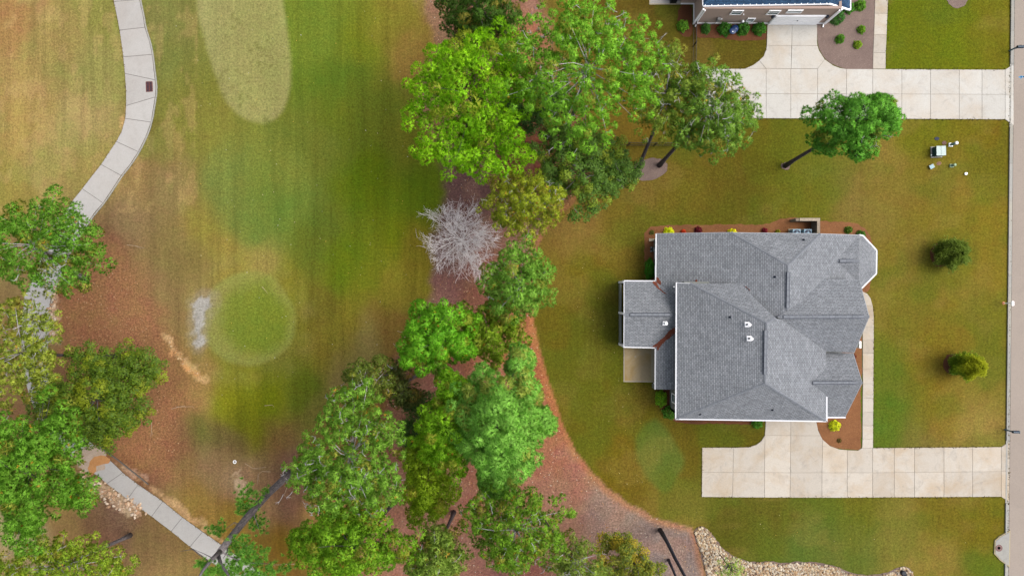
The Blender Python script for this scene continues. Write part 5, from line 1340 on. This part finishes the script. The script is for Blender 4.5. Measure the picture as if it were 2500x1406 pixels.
SH = [('clipped oblong green hedge shrub beside the back wall of the grey house', 1585, 657, 13, 0.9, gd1, LF(52, 118, 20), 26, 1900),
 ('bright yellow green round shrub at the rear corner of the side bed', 1632, 568, 13, 0.8, LF(190, 186, 20), LF(140, 158, 16), None, 1500),
 ('golden yellow shrub half hidden by the side eave', 1786, 570, 11, 0.8, LF(206, 190, 16), LF(160, 160, 14), None, 1300),
 ('small red leaved shrub in the side bed', 1668, 566, 6, 0.5, LF(170, 60, 24), LF(130, 44, 24), None, 500),
 ('dark maroon shrub in the side bed', 1704, 563, 9, 0.6, LF(92, 26, 34), LF(66, 18, 28), None, 900),
 ('dark maroon shrub beside the golden one near the air conditioners', 1866, 563, 7, 0.6, LF(110, 26, 40), LF(76, 18, 30), None, 700),
 ('tiny green shrub in the rear corner of the side bed', 1591, 568, 6, 0.35, LF(84, 84, 30), LF(64, 74, 28), None, 400),
 ('small olive shrub near the brick screen wall', 1898, 566, 6, 0.5, LF(112, 112, 24), LF(90, 96, 24), None, 500),
 ('small dark green shrub in the open straw of the side bed', 2070, 562, 9, 0.6, LF(52, 80, 18), LF(72, 98, 24), None, 900),
 ('small dark green shrub against the bay window', 2100, 573, 10, 0.8, LF(42, 80, 20), LF(60, 96, 26), None, 1000),
 ('green shrub with yellowing leaves below the lean to eave', 1613, 972, 14, 1.0, LF(58, 120, 18), LF(110, 140, 20), 20, 1700),
 ('dark green shrub at the back corner of the garage wall', 1634, 1006, 17, 0.9, LF(40, 84, 20), LF(64, 104, 26), None, 1700),
 ('round green shrub peeking from under the garage eave by the driveway', 1848, 1032, 13, 0.8, LF(46, 92, 22), LF(66, 112, 28), None, 1300),
 ('bright lime round shrub in the straw bed beside the driveway', 2036, 1038, 14, 0.9, LF(176, 180, 30), LF(120, 140, 20), None, 1500),
 ('tiny dark sprig in the straw bed beside the driveway', 2048, 1075, 6, 0.3, LF(84, 72, 26), LF(58, 56, 22), None, 300),
 ('sparse dark plant by the entry gable in the straw', 2082, 870, 8, 0.4, LF(96, 44, 30), LF(72, 40, 24), None, 350),
 ('round green shrub alone in the mulch left of the iron fence', 1666, 66, 14, 1.0, LF(50, 96, 20), LF(84, 124, 28), None, 1500),
 ('small green shrub just right of the iron fence', 1722, 72, 11, 0.9, LF(40, 80, 28), LF(54, 96, 30), 13, 1200),
 ('large dark green shrub left of the blue barrel', 1768, 73, 17, 1.1, LF(36, 82, 22), LF(54, 104, 28), None, 1800),
 ('large dark green shrub right of the blue barrel', 1812, 73, 16, 1.1, LF(36, 84, 22), LF(56, 104, 28), None, 1800),
 ('large dark green shrub next to the neighbour garage door', 1852, 73, 17, 1.1, LF(38, 84, 22), LF(56, 106, 28), None, 1800),
 ('dark shrub at the neighbour house corner beside the downspout', 2042, 46, 17, 1.1, LF(34, 78, 28), LF(50, 96, 34), None, 1700),
 ('green shrub partly under the blue roof corner', 2070, 22, 14, 0.9, LF(44, 88, 24), LF(60, 106, 28), None, 1300),
 ('rounded green shrub at the top of the grey mulch bed', 2098, 16, 13, 0.9, LF(52, 96, 20), LF(76, 116, 26), None, 1300),
 ('small green shrub beside the neighbour front walk', 2101, 74, 10, 0.7, LF(62, 106, 18), LF(90, 124, 26), None, 900),
 ('small green shrub nearest the neighbour driveway curve', 2049, 97, 11, 0.7, LF(46, 92, 18), LF(70, 112, 24), None, 1000),
 ('small yellow green shrub at the bottom of the grey mulch bed', 2092, 111, 10.5, 0.7, LF(74, 110, 18), LF(104, 126, 26), None, 1000)]
for i, (lb, px, py, r, h, ca, cb, ry2, n) in enumerate(SH):
    shrub(lb, px, py, r, h, ca, cb, 70+i, ry2, n=n, leaf=0.10 if r > 8 else 0.07)
# ------------------------------------------------------------------ river rocks and broken stone
def stones(name, n, sampler, size, cols, seed, z=0.03, parent=None):
    """one mesh of angular stones, too many and too small to count"""
    rg = np.random.default_rng(seed)
    ico = np.array([(0,0,1),(0.89,0,0.45),(0.28,0.85,0.45),(-0.72,0.53,0.45),(-0.72,-0.53,0.45),(0.28,-0.85,0.45),(0.72,0.53,-0.45),(-0.28,0.85,-0.45),(-0.89,0,-0.45),(-0.28,-0.85,-0.45),(0.72,-0.53,-0.45)])
    fc = np.array([(0,1,2),(0,2,3),(0,3,4),(0,4,5),(0,5,1),(1,6,2),(2,7,3),(3,8,4),(4,9,5),(5,10,1),(6,7,2),(7,8,3),(8,9,4),(9,10,5),(10,6,1)])
    xy = sampler(rg, n); n = len(xy)
    s = size*rg.uniform(0.55, 1.35, (n, 1, 1)); v = ico[None]*(1+rg.normal(0, 0.16, (n, 11, 1)))*s*np.array([1, 0.75, 0.6])
    a = rg.uniform(0, 6.283, n); ca, sa = np.cos(a)[:, None], np.sin(a)[:, None]
    x = v[..., 0]*ca-v[..., 1]*sa; y = v[..., 0]*sa+v[..., 1]*ca
    V = np.stack([x+xy[:, :1], y+xy[:, 1:2], v[..., 2]+z+s[:, :, 0]*rg.uniform(0.1, 0.5, (n, 1))], -1)
    T = V[:, fc].reshape(-1, 3)
    c = np.array([lin(q) for q in cols])/M; ci = rg.integers(len(c), size=n); K = c[ci]*rg.uniform(0.8, 1.15, (n, 1))
    return tri_mesh(name, T, np.repeat(K, 45, 0), MT['stone'], parent, (0, 0, 0))
mst, nt, b_ = new_mat('river_stone')
at = nd(nt, 'ShaderNodeAttribute', attribute_name='tint'); f = noise(nt, coords(nt), 14, 3)
nt.links.new(mixc(nt, 1.0, at.outputs['Color'], gray(nt, rampv(nt, f, 0.3, 0.7, 0.85, 1.15)), 'MULTIPLY'), b_.inputs['Base Color']); MT['stone'] = mst
def in_poly(poly, inset=3):
    poly = np.array(poly)
    def f(rg, n):
        p = np.stack([rg.uniform(poly[:, 0].min(), poly[:, 0].max(), n*4), rg.uniform(poly[:, 1].min(), poly[:, 1].max(), n*4)], 1)
        p = p[sdf(p[:, 0], p[:, 1], poly) > inset][:n]
        return np.stack([(p[:, 0]-1250)/S, (703-p[:, 1])/S], 1)
    return f
tag(stones('river_rock', 7500, in_poly(RB), 0.135, [(232,212,180),(216,186,146),(198,164,126),(238,222,198),(180,150,122),(208,192,170)], 3), 'bed of tan and cream river rocks along the bottom lawn edge', 'rocks', kind='stuff')
def along(pts, w):
    pts = np.array(pts, float)
    def f(rg, n):
        t = rg.uniform(0, len(pts)-1, n); i = t.astype(int); u = (t-i)[:, None]
        p = pts[i]*(1-u)+pts[i+1]*u+rg.normal(0, w, (n, 2)); return np.stack([(p[:, 0]-1250)/S, (703-p[:, 1])/S], 1)
    return f
cl = [(232,200,168),(220,182,146),(240,216,190),(206,164,128)]
tag(stones('broken_stone', 90, along([(138,695),(130,740),(127,790),(130,830)], 4), 0.17, cl, 4, 0.0), 'cream broken stone lining the outer kerb of the cart path', 'rocks', kind='stuff')
tag(stones('broken_stone', 150, along([(200,1165),(250,1195),(300,1230),(345,1245)], 9), 0.18, cl, 5, 0.0), 'scattered pale broken stone below the washed out cart path', 'rocks', kind='stuff')
tag(stones('broken_stone', 46, along([(414,826),(428,858),(455,890),(492,925)], 4), 0.10, [(222,178,124),(214,160,104),(232,196,150)], 6, 0.0), 'sandy clods along the washed gully beside the putting green', 'rocks', kind='stuff')

# fallen leaves and needles scattered as bright flecks
def flecks(name, label, n, sampler, size, cols, seed):
    rg = np.random.default_rng(seed); xy = sampler(rg, n); n = len(xy)
    p = np.concatenate([xy, np.full((n, 1), 0.025)], 1)
    V, K = leaves(rg, p, np.tile([0, 0, 2.0], (n, 1)), size, np.ones(3), np.ones(3), 0.5)
    c = np.array([lin(q) for q in cols])/M
    K = np.repeat(c[rg.integers(len(c), size=n)], 6, 0)
    tag(tri_mesh(name, V, K, MT['stone'], None, (0, 0, 0)), label, 'leaves', kind='stuff')
flecks('fallen_leaves', 'pale fallen leaves and needle bits sprinkled over the straw strip', 2600, in_poly(MID_POLY[1:22]+[(860,1410),(1730,1410)]+MID_POLY[26:47]+[(1330,0)]), 0.13, [(226,180,128),(236,200,160),(214,150,80),(240,226,204)], 8)
flecks('fallen_leaves', 'pale needle bits sprinkled over the brown straw by the cart path', 420, in_poly([(150,700),(330,640),(360,800),(450,1000),(440,1120),(280,1080),(300,900),(150,850)]), 0.13, [(226,190,148),(206,160,110)], 9)
flecks('fallen_leaves', 'few yellow and white leaf flecks on the mown grass', 150, in_poly([(400,20),(1000,20),(1010,900),(520,1000),(430,520)]), 0.11, [(236,220,180),(226,190,80),(240,236,226)], 10)
flecks('fallen_leaves', 'few yellow leaf flecks on the house lawn', 110, in_poly([(1380,600),(1500,560),(1560,1000),(1700,1240),(2300,1260),(2400,1330),(1800,1330),(1480,1160)]), 0.10, [(236,220,160),(226,190,80)], 11)

# grass leaning over the slab edges
def fringe(label, lines, col, seed, per=9.0, size=0.15):
    rg = np.random.default_rng(seed); pts = []
    for ln in lines:
        for a, b in zip(ln[:-1], ln[1:]):
            L_ = math.hypot(b[0]-a[0], b[1]-a[1])/S; n = int(L_*per); t = rg.random((n, 1))
            clump = rg.random((n, 1))**2
            q_ = np.array(a)*(1-t)+np.array(b)*t+rg.normal(0, 1.5, (n, 2))*(0.5+clump); pts.append(q_)
    p = np.concatenate(pts); n = len(p)
    xyz = np.stack([(p[:, 0]-1250)/S, (703-p[:, 1])/S, rg.uniform(0.05, 0.085, n)], 1)
    V, K = leaves(rg, xyz, np.tile([0, 0, 1.2], (n, 1)), size, np.array(L(*col[0])[:3]), np.array(L(*col[1])[:3]), 0.45)
    tag(tri_mesh('grass_fringe', V, K, MT['leaf'], None, (0, 0, 0)), label, 'grass', kind='stuff')
fringe('grass leaning over the house driveway edges', [[(1713,1214),(2444,1213)],[(2133,1092),(2444,1090)],[(1714,1091),(1828,1090),(1846,1084),(1866,1060)],[(1713,1092),(1712,1213)],[(2133,750),(2132,1093)],[(2466,-60),(2460,1420)]], ((104,92,32),(132,112,44)), 91)
fringe('grass leaning over the neighbour driveway edges', [[(1720,168),(1818,168),(1853,148),(1870,120)],[(2163,170),(2453,170)],[(1718,290.5),(2453,293)],[(2169,-20),(2162,170)]], ((98,90,28),(116,104,30)), 92)
fringe('dry grass leaning over the cart path edges', [[a for a, b in CP[1:20]], [(b[0]+3, b[1]+1) for a, b in CP[1:20]], [a for a, b in CP[31:38]], [b for a, b in CP[31:38]]], ((170,140,84),(140,124,62)), 93, 8)

# fallen sticks
def stick(label, pts, r=0.025, group='fallen sticks on the golf ground'):
    mb = MB().tube([P(x, y, 0.03+(i % 2)*0.02) for i, (x, y) in enumerate(pts)], [r*(1-0.5*i/(len(pts)-1)) for i in range(len(pts))], 5)
    a, b = pts[len(pts)//2], pts[-1]
    mb.tube([P(*a, 0.03), P((a[0]+b[0])/2+4, (a[1]+b[1])/2+5, 0.04)], [r*0.6, r*0.3], 4)
    o = mb.build('fallen_stick', MT['twig']); tag(o, label, 'stick', group)
STL = ['forked pale stick lying on bare ground above the forked pine', 'hooked pale stick lying beside the bare ground of the forked pine', 'short upright stick lying on straw beside the broad dark oak', 'straight pale twig on the brown ground above the short stick by the oak', 'slanting pale twig crossing the brown ground near the oak',
 'curved pale stick on worn turf beside the cart path', 'bent pale stick beside the vivid green pine', 'thin pale stick near the fairway corner pine', 'thin pale stick on the putting green', 'pale crooked stick beneath the bright green pine', 'small pale stick left of the bright green pine',
 'small pale stick behind the vivid green pine', 'long thin stick on the straw right of the pale blue green pine', 'short stick on the turf beside the vivid green pine', 'small stick on the turf below the putting green', 'thin pale twig on the straw near the lawn edge', 'thin twig on the brown ground beside the leaning trunk', 'short pale twig next to the twiggy pine', 'long grey stick on the grass at the bottom of the golf ground']
for lb, pts in zip(STL, (((598,1131),(618,1143),(650,1140)),((660,1151),(640,1150),(630,1158),(628,1182)),((370,1030),(370,1050),(368,1066)),((430,993),(470,992)),((418,998),(450,990)),((310,598),(330,600),(352,606)),((985,823),(1000,822),(1016,832)),((970,808),(985,812)),((640,700),(650,712)),((1016,298),(1042,298),(1048,306)),((1020,332),(1034,344)),((1180,840),(1168,862)),((1270,1000),(1300,985)),((960,838),(970,850)),((646,990),(665,988)),((1330,1040),(1345,1028)),((700,1190),(694,1208)),((722,1190),(724,1204)),((720,1376),(668,1378)))):
    stick(lb, pts)
# stump
o = empty('tree_stump', P(1158, 1246), 'low sawn tree stump alone on the straw', 'stump')
MB().lathe(P(1158, 1246), [(0.30, 0.0), (0.22, 0.10), (0.20, 0.26), (0.17, 0.27)], 14).build('bark', MT['bark'], o)
MB().lathe(P(1158, 1246, 0.262), [(0.17, 0.0), (0.165, 0.015), (0.05, 0.017)], 14).build('cut_face', mat_plain('sawn_wood', L(180, 140, 108), 0.9, 0.3, 14), o)
# irrigation ring
mb = MB(); c = P(573, 1127, 0.03)
mb.tube([c+Vector((0.15*math.cos(a*math.pi/8), 0.15*math.sin(a*math.pi/8), 0)) for a in range(17)], [0.028]*17, 6)
r_ = empty('irrigation_ring', P(573, 1127), 'small white irrigation valve ring in bare ground', 'valve cover')
mb.build('rim', MT['white'], r_); MB().lathe(P(573, 1127), [(0.13, 0.0), (0.13, 0.025)], 14).build('lid', MT['kerb'], r_)

# ------------------------------------------------------------------ fences
m_iron = mat_plain('black_iron', L(30, 32, 40), 0.5)
def fence(label, a, b, h=1.3, panel=2.4):
    A, B = P(*a), P(*b); d = (B-A); n = max(1, round(d.length/panel))
    root = empty('iron_fence', A, label, 'fence', 'black iron fences')
    for i in range(n+1):
        p = A+d*(i/n); MB().box(p+Vector((0, 0, h/2+0.03)), (0.07, 0.07, h+0.06), math.atan2(d.y, d.x)).build('post', m_iron, root)
    for i in range(n):
        p, q_ = A+d*(i/n), A+d*((i+1)/n)
        for z in (0.15, h-0.05): MB().bar(p+Vector((0, 0, z)), q_+Vector((0, 0, z)), 0.04, 0.04).build('rail', m_iron, root)
        mb = MB(); k = int((q_-p).length/0.11)
        for j in range(1, k):
            s_ = p+(q_-p)*(j/k); mb.bar(s_+Vector((0, 0, 0.05)), s_+Vector((0, 0, h)), 0.022, 0.022)
        o_ = mb.build('pickets', m_iron, root); o_['kind'] = 'stuff'
fence('black iron fence running from the neighbour house corner down the lawn', (1693, 66), (1691, 162))
fence('long black iron fence crossing the straw under the trees', (1216, 354), (1660, 356))

# ------------------------------------------------------------------ utilities on the side lawn
m_tr = mat_plain('pale_green_steel', L(206, 226, 222), 0.5); m_trd = mat_plain('dark_green_steel', L(36, 78, 84), 0.5)
o = empty('transformer_box', P(2284, 371), 'pale green electrical transformer box on a concrete pad', 'transformer')
MB().prism([tuple(P(x, y)[:2]) for x, y in ((2271,359),(2297,358),(2299,385),(2272,386))], 0.0, 0.10).build('pad', MT['kerb'], o)
MB().prism([tuple(P(x, y)[:2]) for x, y in ((2274,361.5),(2295,361),(2295.5,383),(2274.5,383.5))], 0.10, 0.78).build('cabinet', m_trd, o)
MB().prism([tuple(P(x, y)[:2]) for x, y in ((2273.5,361),(2284,361),(2284.3,384),(2274,384))], 0.78, 0.84).build('lid', m_tr, o)
MB().prism([tuple(P(x, y)[:2]) for x, y in ((2284.8,361),(2296,360.5),(2296.5,383.5),(2285,384))], 0.78, 0.84).build('lid', m_tr, o)
MB().box(P(2273, 379, 0.45), (0.05, 0.12, 0.12)).build('latch', m_tr, o)
def pedestal(label, px, py, h, r, mat, cap):
    o = empty('utility_pedestal', P(px, py), label, 'utility post')
    MB().box(P(px, py, 0.05), (r*3.0, r*2.6, 0.10)).build('base', cap, o)
    MB().tube([P(px, py), P(px, py)+Vector((0, 0, h))], [r*1.05, r], 12).build('post', mat, o)
    MB().lathe(P(px, py)+Vector((0, 0, h)), [(r*1.15, -0.12), (r*1.15, 0.0), (r*0.8, 0.05), (r*0.2, 0.06)], 14).build('cap', cap, o)
m_teal = mat_plain('grey_green_plastic', L(140, 180, 176), 0.6); m_pg = mat_plain('pale_green_plastic', L(186, 214, 170), 0.6)
pedestal('grey green cable pedestal with a white cap above the transformer box', 2321, 354, 0.95, 0.13, m_teal, MT['white'])
pedestal('short green cable pedestal with a pale green cap below the transformer box', 2323, 405, 0.55, 0.12, m_teal, m_pg)
o = empty('utility_box', P(2275, 407), 'small pale blue utility box beside an oval lid', 'utility box')
MB().box(P(2275, 407, 0.1), (0.40, 0.36, 0.2), 0.5).build('body', mat_plain('cream_plastic', L(220, 200, 150), 0.7), o)
MB().box(P(2275, 407, 0.215), (0.42, 0.38, 0.03), 0.5).build('lid', mat_plain('pale_blue_plastic', L(180, 214, 222), 0.6), o)
def lid(label, px, py, ax, ay, ang, mat, rim=None):
    o = empty('valve_lid', P(px, py), label, 'valve lid')
    ring = lambda f: [(P(px, py).x+ax*f*math.cos(t)*math.cos(ang)-ay*f*math.sin(t)*math.sin(ang), P(px, py).y+ax*f*math.cos(t)*math.sin(ang)+ay*f*math.sin(t)*math.cos(ang)) for t in [k*math.pi/9 for k in range(18)]]
    if rim: MB().prism(ring(1.18), 0.002, 0.025).build('rim', rim, o)
    MB().prism(ring(1.0), 0.003, 0.035).build('cover', mat, o)
    MB().prism(ring(0.3), 0.034, 0.042).build('grip', rim or mat, o)
m_ml = mat_plain('maroon_iron', L(130, 96, 84), 0.8, 0.3, 12)
lid('oval maroon valve lid with a sandy rim below the transformer box', 2292, 399.5, 0.22, 0.15, 0.3, m_ml, mat_plain('sandy_rim', L(196, 150, 100), 0.9))
lid('faded round maroon valve lid above the transformer box', 2305, 349.5, 0.22, 0.2, 0.0, m_ml)
lid('dark round meter hole in the grass above the transformer box', 2287, 339, 0.24, 0.16, 0.0, MT['vent_dark'])
o = empty('cleanout_cap', P(2358, 424.5), 'small round white cleanout cap alone in the grass', 'pipe cap')
MB().tube([P(2358, 424.5), P(2358, 424.5)+Vector((0, 0, 0.14))], [0.10, 0.10], 12).build('pipe', MT['white'], o)
MB().lathe(P(2358, 424.5, 0.12), [(0.13, 0), (0.13, 0.04), (0.08, 0.06), (0.03, 0.07)], 12).build('cap', MT['white'], o)
# storm inlet with its manhole
MI = [(2427,1318),(2438,1308),(2464.5,1293),(2463,1383),(2440,1366),(2425.5,1350)]
o = empty('storm_inlet', P(2445, 1337), 'angular concrete storm inlet with a round maroon manhole beside the kerb', 'storm drain')
MB().prism([tuple(P(x, y)[:2]) for x, y in MI], 0.0, 0.12).build('collar', mat_plain('yellowed_concrete_edge', L(206, 190, 150), 0.9, 0.2), o)
MB().prism(shrink([tuple(P(x, y)[:2]) for x, y in MI], 0.09), 0.115, 0.15).build('top_slab', MT['kerb'], o)
MB().lathe(P(2439, 1337, 0.148), [(0.34, 0), (0.34, 0.012), (0.31, 0.016)], 22).build('manhole_cover', mat_plain('manhole_iron', L(140, 106, 104), 0.8, 0.3, 20), o)
MB().lathe(P(2439, 1337, 0.164), [(0.22, 0), (0.21, 0.006), (0.16, 0.006), (0.15, 0.0)], 18).build('cover_ring', mat_plain('manhole_iron_light', L(164, 128, 122), 0.8, 0.3, 20), o)
# mailboxes at the road
m_mb = mat_plain('blue_black_metal', L(44, 74, 98), 0.4, 0.15); m_mp = mat_plain('slate_post', L(90, 124, 140), 0.6)
def mailbox(label, bx, by):
    c = P(bx, by); o = empty('mailbox', c, label, 'mailbox')
    MB().box(c+Vector((0, 0, 0.55)), (0.11, 0.11, 1.1)).build('post', m_mp, o)
    MB().bar(c+Vector((-0.1, 0, 1.02)), c+Vector((0.42, 0, 1.02)), 0.1, 0.08).build('arm', m_mp, o)
    MB().bar(c+Vector((0.05, 0, 0.6)), c+Vector((0.36, 0, 0.98)), 0.06, 0.06).build('brace', m_mp, o)
    mb = MB(); n = 10; pr = [(-0.12, 0.0), (0.12, 0.0)]+[(0.12*math.cos(t*math.pi/n), 0.14+0.12*math.sin(t*math.pi/n)) for t in range(n+1)]
    f = [c+Vector((-0.08, y, 1.06+z)) for y, z in pr]; g = [p+Vector((0.58, 0, 0)) for p in f]
    mb.poly(list(reversed(f))); mb.poly(g)
    for i in range(len(f)): j = (i+1) % len(f); mb.poly([f[i], f[j], g[j], g[i]])
    b_ = mb.build('box', m_mb, o); MB().box(c+Vector((0.515, 0, 1.2)), (0.03, 0.25, 0.26)).build('door', m_mp, b_)
    MB().box(c+Vector((0.2, 0.14, 1.25)), (0.16, 0.02, 0.06)).build('flag', mrust, b_)
mailbox('blue black mailbox on a post at the neighbour driveway', 2464, 125); mailbox('blue black mailbox on a post by the grey house driveway', 2453, 1048)
o = empty('marker_post', P(2450, 740), 'thin white marker post with an orange foot at the kerb', 'marker post')
c = P(2450, 740)
MB().lathe(c, [(0.16, 0), (0.14, 0.03), (0.04, 0.06)], 10).build('foot', mat_plain('orange_clay', L(226, 150, 100), 0.9), o)
MB().tube([c, c+Vector((0, 0, 1.15))], [0.045, 0.04], 8).build('post', MT['white'], o)
MB().box(c+Vector((0, 0, 1.2)), (0.22, 0.42, 0.16)).build('head', MT['white'], o)
# black drain pipe end in the river rocks
o = empty('drain_pipe', P(2206, 1398), 'black drain pipe end poking out of the river rocks', 'pipe')
m_bp = mat_plain('black_pipe', L(26, 32, 48), 0.5)
MB().tube([P(2203, 1396, 0.18), P(2216, 1410, 0.15), P(2232, 1428, 0.1)], [0.17, 0.16, 0.16], 14).build('pipe', m_bp, o, smooth=True)
MB().lathe(P(2203, 1396, 0.05), [(0.24, 0), (0.24, 0.28), (0.19, 0.32), (0.05, 0.32)], 14).build('collar', m_bp, o)
# blue barrel between the neighbour's shrubs
o = empty('barrel', P(1789, 76), 'dark blue round barrel between the neighbour shrubs', 'barrel')
m_bl = mat_plain('dark_blue_plastic', L(34, 66, 120), 0.4)
MB().lathe(P(1789, 76), [(0.3, 0), (0.36, 0.15), (0.38, 0.4), (0.36, 0.65), (0.3, 0.78)], 18).build('body', m_bl, o, smooth=True)
MB().lathe(P(1789, 76, 0.78), [(0.32, 0), (0.32, 0.04), (0.2, 0.08), (0.05, 0.09)], 18).build('lid', m_bl, o)
MB().box(P(1789, 78, 0.88), (0.09, 0.09, 0.03)).build('lid_tag', MT['white'], o)
